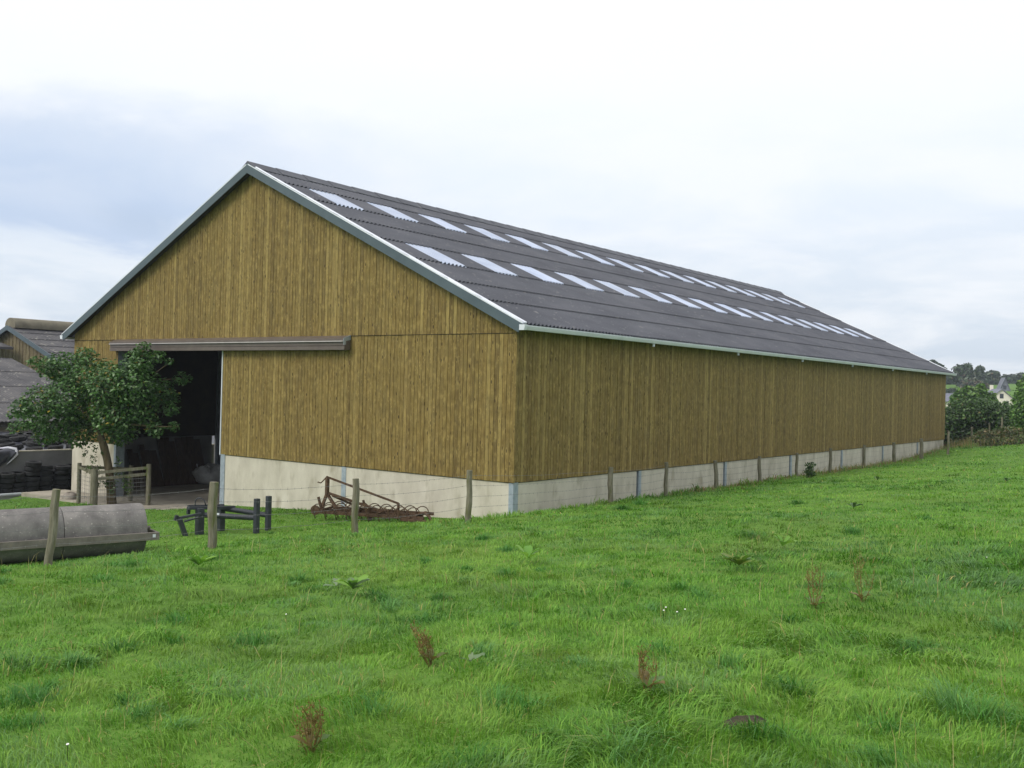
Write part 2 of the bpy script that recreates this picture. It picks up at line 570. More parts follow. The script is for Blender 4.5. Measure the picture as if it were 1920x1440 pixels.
def fast_mesh(name, verts, faces_flat, loop_n, cols, mat, parent=None, loc=(0, 0, 0)):
    """numpy mesh: verts (n,3) world, faces_flat vertex indices, loop_n verts per face, cols (n,3)"""
    base = np.array(wloc(parent)) if parent is not None else np.array(loc, float)
    me = bpy.data.meshes.new(name)
    nv, nf = len(verts), len(loop_n)
    me.vertices.add(nv)
    me.vertices.foreach_set('co', (verts - base).astype(np.float32).ravel())
    me.loops.add(len(faces_flat))
    me.loops.foreach_set('vertex_index', faces_flat.astype(np.int32))
    me.polygons.add(nf)
    st = np.concatenate([[0], np.cumsum(loop_n)[:-1]]).astype(np.int32)
    me.polygons.foreach_set('loop_start', st)
    me.update(calc_edges=True)
    if cols is not None:
        ca_ = me.attributes.new('col', 'FLOAT_COLOR', 'POINT')
        ca_.data.foreach_set('color', np.concatenate([cols, np.ones((nv, 1))], 1).astype(np.float32).ravel())
    me.materials.append(mat)
    o = bpy.data.objects.new(name, me)
    COL.objects.link(o)
    if parent is not None:
        o.parent = parent
    else:
        o.location = tuple(loc)
    return o


def leaf_mesh(pts, nrm, size, cols, aspect=.55):
    """leaves: folded diamonds of two triangles, pts (n,3), nrm (n,3) approx facing, size (n,), cols (n,3)"""
    n = len(pts)
    rv = rng.normal(size=(n, 3))
    nrm = nrm / np.linalg.norm(nrm, axis=1, keepdims=True)
    d = np.cross(nrm, rv)
    d /= np.linalg.norm(d, axis=1, keepdims=True)
    sd = np.cross(nrm, d)
    s_ = size[:, None]
    a = pts - d * s_ * .5
    b_ = pts + d * s_ * .5
    c = pts + sd * s_ * aspect * .5 + nrm * s_ * .12
    e = pts - sd * s_ * aspect * .5 + nrm * s_ * .12
    v = np.stack([a, c, b_, e], 1).reshape(-1, 3)
    k = (np.arange(n) * 4)[:, None]
    f = np.concatenate([k + np.array([0, 1, 2]), k + np.array([0, 2, 3])], 1).ravel()
    return v, f, np.full(n * 2, 3), np.repeat(cols, 4, 0)


def lobe_points(lobes, n, shell=.55):
    """points in a union of blobs (cx,cy,cz,rx,ry,rz); returns pts and outward directions"""
    lb = np.array(lobes, float)
    vol = (lb[:, 3] * lb[:, 4] * lb[:, 5]) ** .75
    idx = rng.choice(len(lb), n, p=vol / vol.sum())
    d = rng.normal(size=(n, 3))
    d /= np.linalg.norm(d, axis=1, keepdims=True)
    rr = (shell ** 3 + (1 - shell ** 3) * rng.random(n)) ** (1 / 3)
    rr *= .82 + .36 * rng.random(n)
    pts = lb[idx, :3] + d * lb[idx, 3:] * rr[:, None]
    return pts, d


def leaf_cols(n, pal, wts, jit=.25):
    pal = np.array([lin(*c) for c in pal])
    k = rng.choice(len(pal), n, p=np.array(wts) / sum(wts))
    return np.clip(pal[k] * (1 + (rng.random((n, 1)) - .5) * 2 * jit), 0, 1)


# ------------------------------------------------------------------ ground
def axis_coords(segs):
    out = []
    for a, b_, st in segs:
        out += list(np.arange(a, b_ - st * .5, st))
    out.append(segs[-1][1])
    return np.array(out)


gx = axis_coords([(-900, -300, 60), (-300, -60, 20), (-60, -W, 2.14), (-W, 0, W / 72), (0, 24, .3), (24, 60, 2), (60, 300, 20), (300, 900, 60)])
gy = axis_coords([(-400, -60, 40), (-60, -24, 4), (-24, 0, .3), (0, L, L / 120), (L, 75, .55), (75, 400, 8), (400, 1000, 60)])
XX, YY = np.meshgrid(gx, gy, indexing='ij')
ZZ = gz(XX, YY)
nx_, ny_ = len(gx), len(gy)
vv = np.stack([XX, YY, ZZ], -1).reshape(-1, 3)
ii, jj = np.meshgrid(np.arange(nx_ - 1), np.arange(ny_ - 1), indexing='ij')
mx = (gx[:-1] + gx[1:]) / 2
my = (gy[:-1] + gy[1:]) / 2
keep = ~((mx[:, None] > -W) & (mx[:, None] < 0) & (my[None] > 0) & (my[None] < L))
ii, jj = ii[keep], jj[keep]
k0 = ii * ny_ + jj
ff = np.stack([k0, k0 + ny_, k0 + ny_ + 1, k0 + 1], 1).ravel()
gr_ = fast_mesh('ground', vv, ff, np.full(len(k0), 4), None, M['ground'])
gr_.data.polygons.foreach_set('use_smooth', [True] * len(gr_.data.polygons))
tag(gr_, kind='structure')

mb = MB()
mb.box((-21.9, -1.75, ZFL - .25), (-12.35, -.05, ZFL - .004))
ap = tag(obj('concrete_apron', mb, M['conc_floor']), kind='structure')

# ------------------------------------------------------------------ the barn
barn = thing('timber_barn', (-W / 2, 0, ZFL), 'long timber-clad barn on a concrete base, dark corrugated roof with two rows of rooflights', 'barn')


def roofpt(s, y, up=0.0, side=1):
    return (-W / 2 + side * (s * CT + up * ST), y, ZR - s * ST + up * CT)


def gable_top(x):
    return ZR - .13 - abs(x + W / 2) * math.tan(TH)


# floor
mb = MB()
mb.box((-W + .14, .02, ZFL - .3), (-.14, L - .02, ZFL))
obj('floor_slab', mb, M['conc_floor'], barn)

# concrete panels
BAY = L / 7
COLS_Y = [6.42, 12.6, 18.83, 25.06, 31.29, 37.72]
ys = [0.0] + COLS_Y + [L]


def cpanel(a, b_):
    mb = MB()
    mb.box(a, b_)
    return obj('concrete_panel', mb, M['concrete'], barn)


for i in range(7):
    cpanel((-.16, ys[i] + (.17 if i else .2), -1.5), (-.005, ys[i + 1] - .10, ZC))
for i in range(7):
    cpanel((-W + .005, ys[i] + .12, -1.6), (-W + .16, ys[i + 1] - .12, ZC)).data.materials[0] = M['clampwall']  # greyer material paints the interior's shade into these panels
cpanel((-W, .004, -1.7), (D0 - .14, .16, ZC))
cpanel((D1 + .22, .004, -1.6), (-6.36, .16, ZC))
cpanel((-6.18, .004, -1.6), (-.13, .16, ZC))
cpanel((-W + .2, L - .16, -1.5), (-.2, L - .004, ZC))

# galvanised columns showing between the panels
for y in COLS_Y:
    mb = MB()
    mb.box((-.34, y + .0, -1.4), (.012, y + .17, ZC + .005))
    obj('steel_column', mb, M['galv'], barn)
mb = MB()                                   # corner post (a channel wrapping the corner)
mb.box((-.13, -.014, -1.4), (.016, .20, ZC + .006))
obj('corner_post', mb, M['galv'], barn)
mb = MB()
mb.box((-6.36, -.012, -1.5), (-6.18, .20, ZC + .005))
obj('steel_column', mb, M['galv'], barn)


def hcol(x, y, z0, z1, wx, dy):
    mb = MB()
    tk = .02
    mb.box((x - wx / 2, y, z0), (x + wx / 2, y + tk, z1))
    mb.box((x - wx / 2, y + dy - tk, z0), (x + wx / 2, y + dy, z1))
    mb.box((x - tk / 2, y + tk, z0), (x + tk / 2, y + dy - tk, z1))
    return obj('steel_column', mb, M['galv'], barn)


mb = MB()
mb.box((D1, -.02, ZFL - .3), (D1 + .22, .03, ZC + .004))
mb.box((D1, .03, ZFL - .3), (D1 + .03, .34, 4.6))
obj('door_jamb', mb, M['galv'], barn)
mb = MB()
mb.box((D0 - .14, -.012, ZFL - .3), (D0 - .02, .02, ZC + .005))
mb.box((D0 - .02, -.012, ZFL - .3), (D0, .34, 4.6))
obj('door_jamb', mb, M['galv'], barn)
mb = MB()
mb.box((D1 - .022, -.055, ZC - .05), (D1 + .012, -.021, 4.42))
obj('door_edge_trim', mb, M['white_metal'], barn)
# frames inside
for y in [0.45] + COLS_Y + [L - .5]:
    hcol(-W + .34, y, ZFL - .1, 4.7, .2, .24)
    if y > 1:
        mb = MB()
        mb.box((-.36, y - .01, ZC + .01), (-.16, y + .2, 4.7))
        obj('steel_column', mb, M['galv'], barn)
    for sd in (-1, 1):
        mb = MB()
        mb.bar(roofpt(.1, y + .1, -.36, sd), roofpt(12.0, y + .1, -.36, sd), .18, .26, (0, 1, 0))
        obj('rafter', mb, M['galv'], barn)

# dark lining added behind boards to block light (gable, right side, left side, back)
PT = .024


def backing(vs):
    mb = MB()
    mb.add(*vs)
    o = obj('light_block_lining', mb, M['lining'], barn)
    md = o.modifiers.new('thick', 'SOLIDIFY')
    md.thickness = .02
    return o


gt = lambda x: gable_top(x) - .02
backing(([(-W, .03, ZJ - .4), (0, .03, ZJ - .4), (0, .03, gt(0)), (-W / 2, .03, gt(-W / 2)), (-W, .03, gt(-W))], [(0, 1, 2, 3, 4)]))
backing(([(-W, .03, ZC), (D0 - .03, .03, ZC), (D0 - .03, .03, ZJ - .4), (-W, .03, ZJ - .4)], [(0, 1, 2, 3)]))
backing(([(D1 + .05, .03, ZC), (0, .03, ZC), (0, .03, ZJ - .4), (D1 + .05, .03, ZJ - .4)], [(0, 1, 2, 3)]))
backing(([(-.03, .03, ZC), (-.03, L - .03, ZC), (-.03, L - .03, ZE - .1), (-.03, .03, ZE - .1)], [(0, 1, 2, 3)]))
backing(([(-W + .03, .03, ZC), (-W + .03, L - .03, ZC), (-W + .03, L - .03, ZE - .1), (-W + .03, .03, ZE - .1)], [(3, 2, 1, 0)]))
backing(([(-W, L - .03, ZC), (0, L - .03, ZC), (0, L - .03, gt(0)), (-W / 2, L - .03, gt(-W / 2)), (-W, L - .03, gt(-W))], [(4, 3, 2, 1, 0)]))

# boards
PW = 21.54 / 160


def gable_plank(x0, x1, z0, za, zb, prd, rnd):
    g = .006
    mb = MB()
    y0, y1 = -PT - prd, .008
    x0 += g
    x1 -= g
    mb.add([(x0, y0, z0), (x1, y0, z0), (x1, y1, z0), (x0, y1, z0), (x0, y0, za), (x1, y0, zb), (x1, y1, zb), (x0, y1, za)],
           [(3, 2, 1, 0), (4, 5, 6, 7), (0, 1, 5, 4), (1, 2, 6, 5), (2, 3, 7, 6), (3, 0, 4, 7)], rnd)
    return mb


def prnd():
    return min(1, max(0, random.gauss(.5, .30)))


for i in range(160):
    x0 = -W + i * PW
    x1 = x0 + PW
    prd = random.uniform(0, .010)
    obj('plank', gable_plank(x0, x1, ZJ + .012, gable_top(x0), gable_top(x1), prd, prnd()), M['plank'], barn)
xs = []
n = round((D0 - .0 + W) / PW)
xs += [(-W + (D0 + W) * i / n, -W + (D0 + W) * (i + 1) / n) for i in range(n)]
n = round(-D1 / PW)
xs += [(D1 + .014 - (D1 + .014) * i / n, D1 + .014 - (D1 + .014) * (i + 1) / n) for i in range(n)]
for i, (x0, x1) in enumerate(xs):
    prd = random.uniform(0, .010)
    z0 = ZC - .03 + random.uniform(-.004, .004)
    obj('plank', gable_plank(x0, x1, z0, ZJ - .006, ZJ - .006, prd, prnd()), M['plank'], barn)

SN = 324
rest = MB()
for i in range(SN):
    a = i * L / SN
    c = a + L / SN
    prd = random.uniform(0, .010)
    mb = MB() if i < 36 else rest
    mb.box((-.008, a + .006 + (.028 if i == 0 else 0), ZC - .03 + random.uniform(-.004, .004)), (PT + prd, c - .006, ZE - .02), prnd())
    if i < 36:
        obj('plank', mb, M['plank'], barn)
tag(obj('plank', rest, M['plank'], barn), kind='stuff')
back = MB()
for i in range(80):
    x0 = -W + i * W / 80
    x1 = x0 + W / 80
    back.add([(x0, L + .008, ZC), (x1, L + .008, ZC), (x1, L + .03, ZC), (x0, L + .03, ZC),
              (x0, L + .008, gable_top(x0)), (x1, L + .008, gable_top(x1)), (x1, L + .03, gable_top(x1)), (x0, L + .03, gable_top(x0))],
             [(3, 2, 1, 0), (4, 5, 6, 7), (0, 1, 5, 4), (1, 2, 6, 5), (2, 3, 7, 6), (3, 0, 4, 7)], prnd())
for i in range(160):
    a = i * L / 160
    back.box((-W - PT, a + .003, ZC - .03), (-W + .008, a + L / 160 - .003, ZE - .02), prnd())
tag(obj('plank', back, M['plank'], barn), kind='stuff')
mb = MB()
mb.box((-.045, -.052, ZC - .028), (.045, .03, ZE - .06), .55)
obj('corner_board', mb, M['plank'], barn)
# flashing under the upper boards and drip at the foot of the cladding
mb = MB()
mb.box((-W, -.045, ZJ - .004), (-.05, .01, ZJ + .010))
obj('joint_flashing', mb, M['lining'], barn)
for (a, c) in ((-W, D0), (D1 + .02, 0)):
    mb = MB()
    mb.box((a, -.018, ZC - .045), (c, .02, ZC - .005 + .012))
    obj('drip_flashing', mb, M['lining'], barn)
mb = MB()
mb.box((-.02, .2, ZC - .045), (.018, L, ZC + .007))
obj('drip_flashing', mb, M['lining'], barn)

# corrugated roof
PITCHW = 1.04 / 6
Y0R, Y1R = -OV + .03, L + OV - .03


def corr(name, s0, s1, ya, yb, mat, side=1, lift0=.0, lift1=.046, seg=8, amp=.030):
    nw = max(2, int(round((yb - ya) / PITCHW * seg)))
    mb = MB()
    vs = []
    for k in range(nw + 1):
        y = ya + (yb - ya) * k / nw
        h = amp * math.cos(2 * math.pi * (y - Y0R) / PITCHW)
        vs += [roofpt(s0, y, h + lift0, side), roofpt(s1, y, h + lift1, side), roofpt(s1, y, h + lift1 - .014, side), roofpt(s0, y, h + lift0 - .014, side)]
    fs = []
    for k in range(nw):
        a = k * 4
        for q in range(3):
            fs.append((a + q, a + q + 1, a + 5 + q, a + 4 + q) if side == 1 else (a + 4 + q, a + 5 + q, a + q + 1, a + q))
    mb.add(vs, fs)
    return obj(name, mb, mat, barn, smooth=True)


SROWS = [0.10, 1.56, 3.12, 4.72, 6.34, 7.90, 9.52, 10.82, 12.36]
RL = {1: [.97 + 2.60 * i for i in range(16)], 4: [1.08 + 2.585 * i for i in range(16)]}
for r_ in range(8):
    s0, s1 = SROWS[r_] - (.12 if r_ else 0), SROWS[r_ + 1]
    if r_ in RL:
        edges = [Y0R]
        for y in RL[r_]:
            edges += [y, y + 6.5 * PITCHW]
            corr('rooflight', s0, s1, y - .03, y + 6.5 * PITCHW + .03, M['rooflight'], lift0=.004, lift1=.050)
        edges.append(Y1R)
        for a, c in zip(edges[::2], edges[1::2]):
            corr('roof_sheet', s0, s1, a, c, M['roof'])
    else:
        corr('roof_sheet', s0, s1, Y0R, Y1R, M['roof'])
    corr('roof_sheet', s0, s1, Y0R, Y1R, M['roof'], side=-1, seg=4)
# ridge caps, overlapping
y = Y0R - .02
k = 0
while y < Y1R:
    yb = min(y + 1.14, Y1R + .02)
    mb = MB()
    up0, up1 = .075, .060
    prof = []
    for sd in (-1, 1):
        prof.append(sd)
    vs = []
    for yy, upv in ((y, up0 + .018), (yb + .06, up0)):
        vs += [roofpt(.38, yy, upv - .03, -1), roofpt(.12, yy, upv + .01, -1), (-W / 2, yy, ZR + upv + .055), roofpt(.12, yy, upv + .01, 1), roofpt(.38, yy, upv - .03, 1),
               roofpt(.38, yy, upv - .06, 1), (-W / 2, yy, ZR + upv - .02), roofpt(.38, yy, upv - .06, -1)]
    n8 = 8
    fs = [(i, (i + 1) % n8, n8 + (i + 1) % n8, n8 + i) for i in range(n8)] + [tuple(range(8)), tuple(range(8, 16))[::-1]]
    mb.add(vs, fs)
    obj('ridge_cap', mb, M['roof'], barn)
    y = yb
    k += 1
# verge: bargeboards and pale flashing
SL = 12.36
for sd in (-1, 1):
    for yy, dr in ((-OV, 1), (L + OV, -1)):
        mb = MB()
        a0, a1 = roofpt(0, 0, .06, sd), roofpt(SL, 0, .06, sd)
        c1, c0 = roofpt(SL - .0, 0, -.22, sd), roofpt(0, 0, -.24, sd)
        a0 = (-W / 2 + sd * .002, 0, ZR + .075)
        c0 = (-W / 2 + sd * .002, 0, ZR - .24)
        poly = [(a0[0], a0[2]), (a1[0], a1[2]), (c1[0], c1[2]), (c0[0], c0[2])]
        mb.prism(poly, 'y', yy, yy + .025 * dr)
        obj('barge_board', mb, M['barge'], barn)
        mb = MB()
        q = []
        for s_ in (0.02, SL + .01):
            q += [roofpt(s_, yy - .004 * dr, .062, sd), roofpt(s_, yy + .17 * dr, .082, sd), roofpt(s_, yy + .19 * dr, .04, sd), roofpt(s_, yy - .004 * dr, .03, sd)]
        mb.add(q, [(0, 1, 5, 4), (1, 2, 6, 5), (2, 3, 7, 6), (3, 0, 4, 7), (0, 3, 2, 1), (4, 5, 6, 7)])
        obj('verge_flashing', mb, M['white_metal'], barn)
        mb = MB()
        q = []
        ya, yb = sorted((yy + .028 * dr, (-.045 if dr == 1 else L + .04)))
        for s_ in (.0, SL - .1):
            q += [roofpt(s_, ya, -.10, sd), roofpt(s_, yb, -.10, sd), roofpt(s_, yb, -.125, sd), roofpt(s_, ya, -.125, sd)]
        mb.add(q, [(0, 1, 5, 4), (1, 2, 6, 5), (2, 3, 7, 6), (3, 0, 4, 7), (0, 3, 2, 1), (4, 5, 6, 7)])
        obj('soffit', mb, M['dark'], barn)
# eaves: gutter, end caps, outlets, soffit
for sd in (1, -1):
    xg0 = -W / 2 + sd * (W / 2 + EV - .03)
    xg1 = xg0 + sd * .15
    mb = MB()
    zt, zb_ = ZE - .015, ZE - .135
    prof = [(xg0, zt), (xg0, zb_), (xg0 + sd * .12, zb_), (xg1, zt - .03), (xg1, zt), (xg1 - sd * .008, zt), (xg1 - sd * .008, zt - .03), (xg0 + sd * .115, zb_ + .01), (xg0 + sd * .01, zb_ + .01), (xg0 + sd * .01, zt)]
    mb.prism(prof, 'y', -OV + .0, L + OV + .25)
    obj('gutter', mb, M['gutter'], barn)
    for yy in (-OV - .016, L + OV + .252):
        mb = MB()
        mb.prism([(xg0 - sd * .02, zt + .01), (xg0 - sd * .02, zb_ - .012), (xg0 + sd * .13, zb_ - .012), (xg1 + sd * .012, zt - .02), (xg1 + sd * .012, zt + .01)], 'y', yy, yy + (.11 if yy < 0 else .014))
        obj('gutter_end_cap', mb, M['white_metal'], barn)
    if sd == 1:
        for yy in COLS_Y:
            mb = MB()
            mb.tube([(xg0 + .07, yy, zb_ + .003), (xg0 + .07, yy, zb_ - .10)], .04, 10)
            obj('gutter_outlet', mb, M['gutter'], barn, smooth=True)
    xe0 = -W / 2 + sd * (W / 2 + .05)
    mb = MB()
    xa, xb = sorted((xe0, xg0 - sd * .006))
    mb.box((xa, -OV + .03, ZE - .07), (xb, L + OV - .03, ZE - .055))
    obj('soffit', mb, M['dark'], barn)

# sliding-door track hood
TX0, TX1 = -18.6, -6.1
mb = MB()
mb.prism([(-.05, 4.83), (-.30, 4.735), (-.30, 4.665), (-.31, 4.66), (-.31, 4.64), (-.27, 4.635), (-.27, 4.53), (-.25, 4.525), (-.25, 4.512), (-.28, 4.508), (-.28, 4.40), (-.05, 4.40)], 'x', TX0, TX1)
hood = obj('door_track_hood', mb, M['track'], barn)
mb = MB()
mb.box((TX0 + .02, -.335, 4.642), (TX1 - .02, -.3125, 4.662))
obj('track_ledge', mb, M['track_edge'], hood)
mb = MB()
mb.prism([(-.048, 4.845), (-.315, 4.745), (-.315, 4.55), (-.23, 4.55), (-.23, 4.66), (-.048, 4.70)], 'x', TX1 + .001, TX1 + .016)
obj('end_bracket', mb, M['galv'], hood)

# ------------------------------------------------------------------ things inside the barn
def leaning_board(px0, px1, pyt, lab):
    a = onp(px0, 880, 0, -W + .55)
    c = onp(px1, 880, 0, -W + .55)
    ytop = onp((px0 + px1) / 2, pyt, 0, -W + .2)[2]
    mb = MB()
    y0, y1 = sorted((a[1], c[1]))
    x0, x1 = -W + .95, -W + .26
    q = []
    for xx, zz in ((x0, ZFL), (x1, ytop)):
        q += [(xx, y0, zz), (xx, y1, zz), (xx + .05, y1, zz + .004), (xx + .05, y0, zz + .004)]
    mb.add(q, [(0, 1, 5, 4), (1, 2, 6, 5), (2, 3, 7, 6), (3, 0, 4, 7), (0, 3, 2, 1), (4, 5, 6, 7)])
    o = obj('board', mb, M['board'], None, loc=(x0, y0, ZFL))
    tag(o, lab, 'board', 'boards leaning inside the barn')


bx = 243
hts = [838, 842, 834, 846, 836, 851, 826, 840]
brds = []
i = 0
while bx < 372:
    wpx = random.choice((9, 11, 12, 14))
    tall = bx > 296
    brds.append((bx, bx + wpx - 1, random.randint(818, 828) if tall else hts[i % 8] + random.randint(-4, 8), tall))
    bx += wpx
    i += 1
ordn = ['first', 'second', 'third', 'fourth', 'fifth', 'sixth', 'seventh', 'eighth', 'ninth', 'tenth']
cnt = {True: 0, False: 0}
for a, c, tp_, tall in reversed(brds):
    od = ordn[cnt[tall]]
    cnt[tall] += 1
    leaning_board(a, c, tp_, ('tall dark board leaning inside the barn, %s counted from the bulk bag' if tall else 'shorter dark board leaning inside the barn, %s counted from the tall boards') % od)

bp_ = onp(396, 908, 2, ZFL)
mb = MB()
nu, nv_ = 40, 20
vs = []
for j in range(nv_ + 1):
    ph = math.pi * j / nv_
    for i in range(nu):
        th = 2 * math.pi * i / nu
        sx = math.copysign(abs(math.sin(ph)) ** .5, math.sin(ph))
        ex = math.copysign(abs(math.cos(th)) ** .6, math.cos(th)) * sx * .7
        ey = math.copysign(abs(math.sin(th)) ** .6, math.sin(th)) * sx * .6
        ez = (1 - math.cos(ph)) * .42
        wb = .13 * (float(vnoise(np.array(ex * 2.3 + 5), np.array(ez * 4 + ey * 2))) - .5) * 2 + .16 * (float(vnoise(np.array(ex * 6.1 + 2), np.array(ez * 9 + ey * 7))) - .5)
        ez *= .8 + .45 * (float(vnoise(np.array(ex * 3 + 11), np.array(ey * 3 + 4))) - .3)
        vs.append((bp_[0] + ex * (1 + wb), bp_[1] + ey * (1 + wb), bp_[2] + max(0, ez * (1 + wb * 1.3))))
fs = []
for j in range(nv_):
    for i in range(nu):
        fs.append((j * nu + i, j * nu + (i + 1) % nu, (j + 1) * nu + (i + 1) % nu, (j + 1) * nu + i))
mb.add(vs, fs)
bag = thing('bulk_bag', bp_, 'crumpled pale bulk bag lying on the floor just inside the barn doorway', 'bag')
obj('sack', mb, M['bag'], bag, smooth='all')
for dx in (-.75, .1):
    mb = MB()
    mb.tube([(bp_[0] + dx + .1 * math.cos(a), bp_[1] - .25, bp_[2] + .62 + .22 * math.sin(a)) for a in np.linspace(-.3, 3.4, 9)], .028, 6)
    obj('lifting_loop', mb, M['bag'], bag, smooth='all')

# ------------------------------------------------------------------ barbed-wire fence along x = 1
fence = thing('post_fence', (1, 0, zf(0)), 'barbed-wire fence of rough wooden posts along the side of the timber barn', 'fence')
FP = [(-16.2, 1.2, 0, 0), (-12.73, 1.14, .11, 0), (-9.85, 1.14, 0, 0), (-6.49, 1.14, 0, -.02), (-3.01, 1.18, .01, .02), (3.17, 1.02, -.02, 0), (6.35, 1.04, 0, 0), (9.92, .93, -.09, 0), (13.43, .95, -.05, 0),
      (16.92, .95, 0, .02), (20.69, 1.02, .02, 0), (25.1, 1.05, .02, 0), (29.87, 1.0, -.06, .03), (34.82, 1.03, -.03, 0), (40.38, 1.22, .02, 0)]
tops = []
for k, (y, h, lean, ln2) in enumerate(FP):
    fx = 1.0
    if k >= 13:
        q = on_ground(*((1728, 860) if k == 13 else (1777, 852)))
        fx, y = float(q[0]), float(q[1])
    z = float(gz(fx, y))
    mb = MB()
    r0 = {-9.85: .078, -12.73: .06}.get(y, random.uniform(.058, .075) if y < 22 else random.uniform(.07, .09))
    pts, rad = [], []
    for q in range(7):
        t_ = q / 6
        wx = .011 * math.sin(q * 1.7 + k * 2)
        # lean is across the view: positive leans to the right as seen from the field
        pts.append((fx + lean * h * t_ * .8 + wx * .6, y + lean * h * t_ * .6 + ln2 + wx, z - .35 + (h + .35) * t_))
        rad.append(r0 * random.uniform(.9, 1.06) * (1.08 - .12 * t_))
    mb.tube(pts, rad, 9)
    top = Vector(pts[-1])
    o = obj('post', mb, M['post'], fence, smooth=True)
    tops.append((Vector(pts[1]), top, z, h))
# corner turn: the fence runs on behind the barn end
back_posts = [(1822, 800, 60.0), (1855, 796, 66.0), (1879, 782, 60.5)]
for px, py, dep in back_posts:
    q = at(px, py, dep)
    z = float(gz(q[0], q[1]))
    mb = MB()
    h = max(1.0, q[2] - z)
    pts = [(q[0], q[1], z - .3), (q[0] + .02, q[1], z + h * .5), (q[0], q[1] + .02, z + h)]
    mb.tube(pts, [.065, .06, .055], 8)
    obj('post', mb, M['post'], fence, smooth=True)
    tops.append((Vector(pts[0]), Vector(pts[2]), z, h))
line = tops[:15] + [tops[15]]


def strand(fr, a_posts, parent, barbs=True, rr=.0026):
    mb = MB()
    for (b0, t0, z0, h0), (b1, t1, z1, h1) in zip(a_posts[:-1], a_posts[1:]):
        p0 = Vector((t0.x, t0.y, z0)).lerp(t0, 0)
        A = Vector((b0.x + (t0.x - b0.x) * fr - .06, b0.y + (t0.y - b0.y) * fr, z0 + h0 * fr))
        B = Vector((b1.x + (t1.x - b1.x) * fr - .06, b1.y + (t1.y - b1.y) * fr, z1 + h1 * fr))
        pts = []
        for q in range(7):
            t_ = q / 6
            p = A.lerp(B, t_)
            p.z -= .05 * 4 * t_ * (1 - t_) * random.uniform(.7, 1.2)
            pts.append(p)
        mb.tube(pts, rr, 4, cap=False)
        if barbs and (A - Vector(CAM)).length < 40:
            nb_ = int((B - A).length / .16)
            for q in range(1, nb_):
                t_ = q / nb_
                p = A.lerp(B, t_)
                p.z -= .05 * 4 * t_ * (1 - t_)
                a_ = random.uniform(0, 3)
                dv = Vector((math.cos(a_) * .4, .25, math.sin(a_))).normalized() * .018
                mb.bar(p - dv, p + dv, .004, .004)
    return obj('barbed_wire', mb, M['wire'], parent)


for fr in (.90, .70, .49, .28):
    strand(fr, line, fence)

# ------------------------------------------------------------------ guard fence and tree
gp = {'a': on_ground(147, 944), 'b': on_ground(277, 950)}
va = np.array([gp['a'][0], gp['a'][1]])
vb = np.array([gp['b'][0], gp['b'][1]])
mid = (va + vb) / 2
perp = np.array([_r0[1], -_r0[0]])      # toward the camera, horizontally
if perp @ (CAM[:2] - mid) < 0:
    perp = -perp
vc = mid + perp * .55 - _r0[:2] * .45
vd = mid - perp * .9 + _r0[:2] * .25
gc = [va, vc, vb, vd]
guard = thing('tree_guard', (*mid, float(gz(*mid))), 'square wooden guard fence with rails and wire mesh around the small tree', 'fence')
gtop = []
for k, q in enumerate(gc):
    z = float(gz(q[0], q[1]))
    zt = at(0, 0, 1)[2]
    dep = float((np.array([q[0], q[1], z]) - CAM) @ _f)
    top_px = [868, 880, 870, 872][k]
    # height of the top follows from the photo at this depth
    pxx = [147, 183, 277, 222][k]
    ztop = at(pxx, top_px, dep)[2]
    mb = MB()
    r0 = [.075, .13, .085, .08][k]
    mb.tube([(q[0], q[1], z - .3), (q[0] + .01, q[1], z + (ztop - z) * .5), (q[0], q[1], ztop)], [r0, r0 * .97, r0 * .93], 10)
    obj('post', mb, M['post'], guard, smooth=True)
    gtop.append(Vector((q[0], q[1], ztop)))
for k in range(4):
    A, B = gtop[k], gtop[(k + 1) % 4]
    out = Vector((0, 0, 0))
    for dz in ((-.13, -.35) if k in (1, 2) else (-.13,)):
        mb = MB()
        mb.bar(A + Vector((0, -.05, dz)), B + Vector((0, -.05, dz)), .045, .10)
        obj('rail', mb, M['post'], guard)
    mb = MB()
    for q in range(1, 8):
        dz = -.2 - .14 * q
        mb.tube([A + Vector((0, -.1, dz)), B + Vector((0, -.1, dz))], .004, 4)
    n = int((B - A).length / .14)
    for q in range(1, n):
        p = A.lerp(B, q / n) + Vector((0, -.1, 0))
        mb.tube([p + Vector((0, 0, -.3)), p + Vector((0, 0, -1.25))], .0035, 4)
    obj('wire_mesh', mb, M['wire'], guard)

tb2 = mid + _r0[:2] * (-.02)
tz = float(gz(*tb2))
TD = float((np.array([tb2[0], tb2[1], tz]) - CAM) @ _f)
tree = thing('young_tree', (tb2[0], tb2[1], tz), 'small leafy broad-crowned tree beside the open barn doorway', 'tree')


def P(px, py, dd=0.0):
    return at(px, py, TD + dd)


trk = MB()
tpts = [(tb2[0], tb2[1], tz - .2), P(207, 900), P(201, 862), P(195, 838), P(188, 815)]
trk.tube(tpts, [.17, .145, .13, .135, .11], 10)
for br in [[P(190, 818), P(165, 780, -.3), P(120, 745, -.6), P(70, 735, -.8), P(35, 775, -1)], [P(190, 815), P(185, 760, .2), P(165, 700, .1), P(160, 665, 0)],
           [P(190, 815), P(225, 760, -.3), P(265, 700, -.4), P(268, 655, -.3)], [P(205, 790, -.2), P(260, 740, .2), P(310, 712, .3), P(352, 708, .2)],
           [P(198, 800), P(240, 795, -.5), P(290, 800, -.8), P(335, 800, -1.0)], [P(188, 805), P(140, 795, .5), P(80, 790, .9), P(40, 800, 1.0)], [P(195, 800), P(200, 740, -.9), P(215, 700, -1.2)],
           [P(290, 700, -.4), P(318, 680, -.4), P(327, 676, -.4)]]:
    trk.tube(br, list(np.linspace(.06 if len(br) > 3 else .025, .008, len(br))), 7)
obj('trunk', trk, M['bark'], tree, smooth='all')
lobes = []
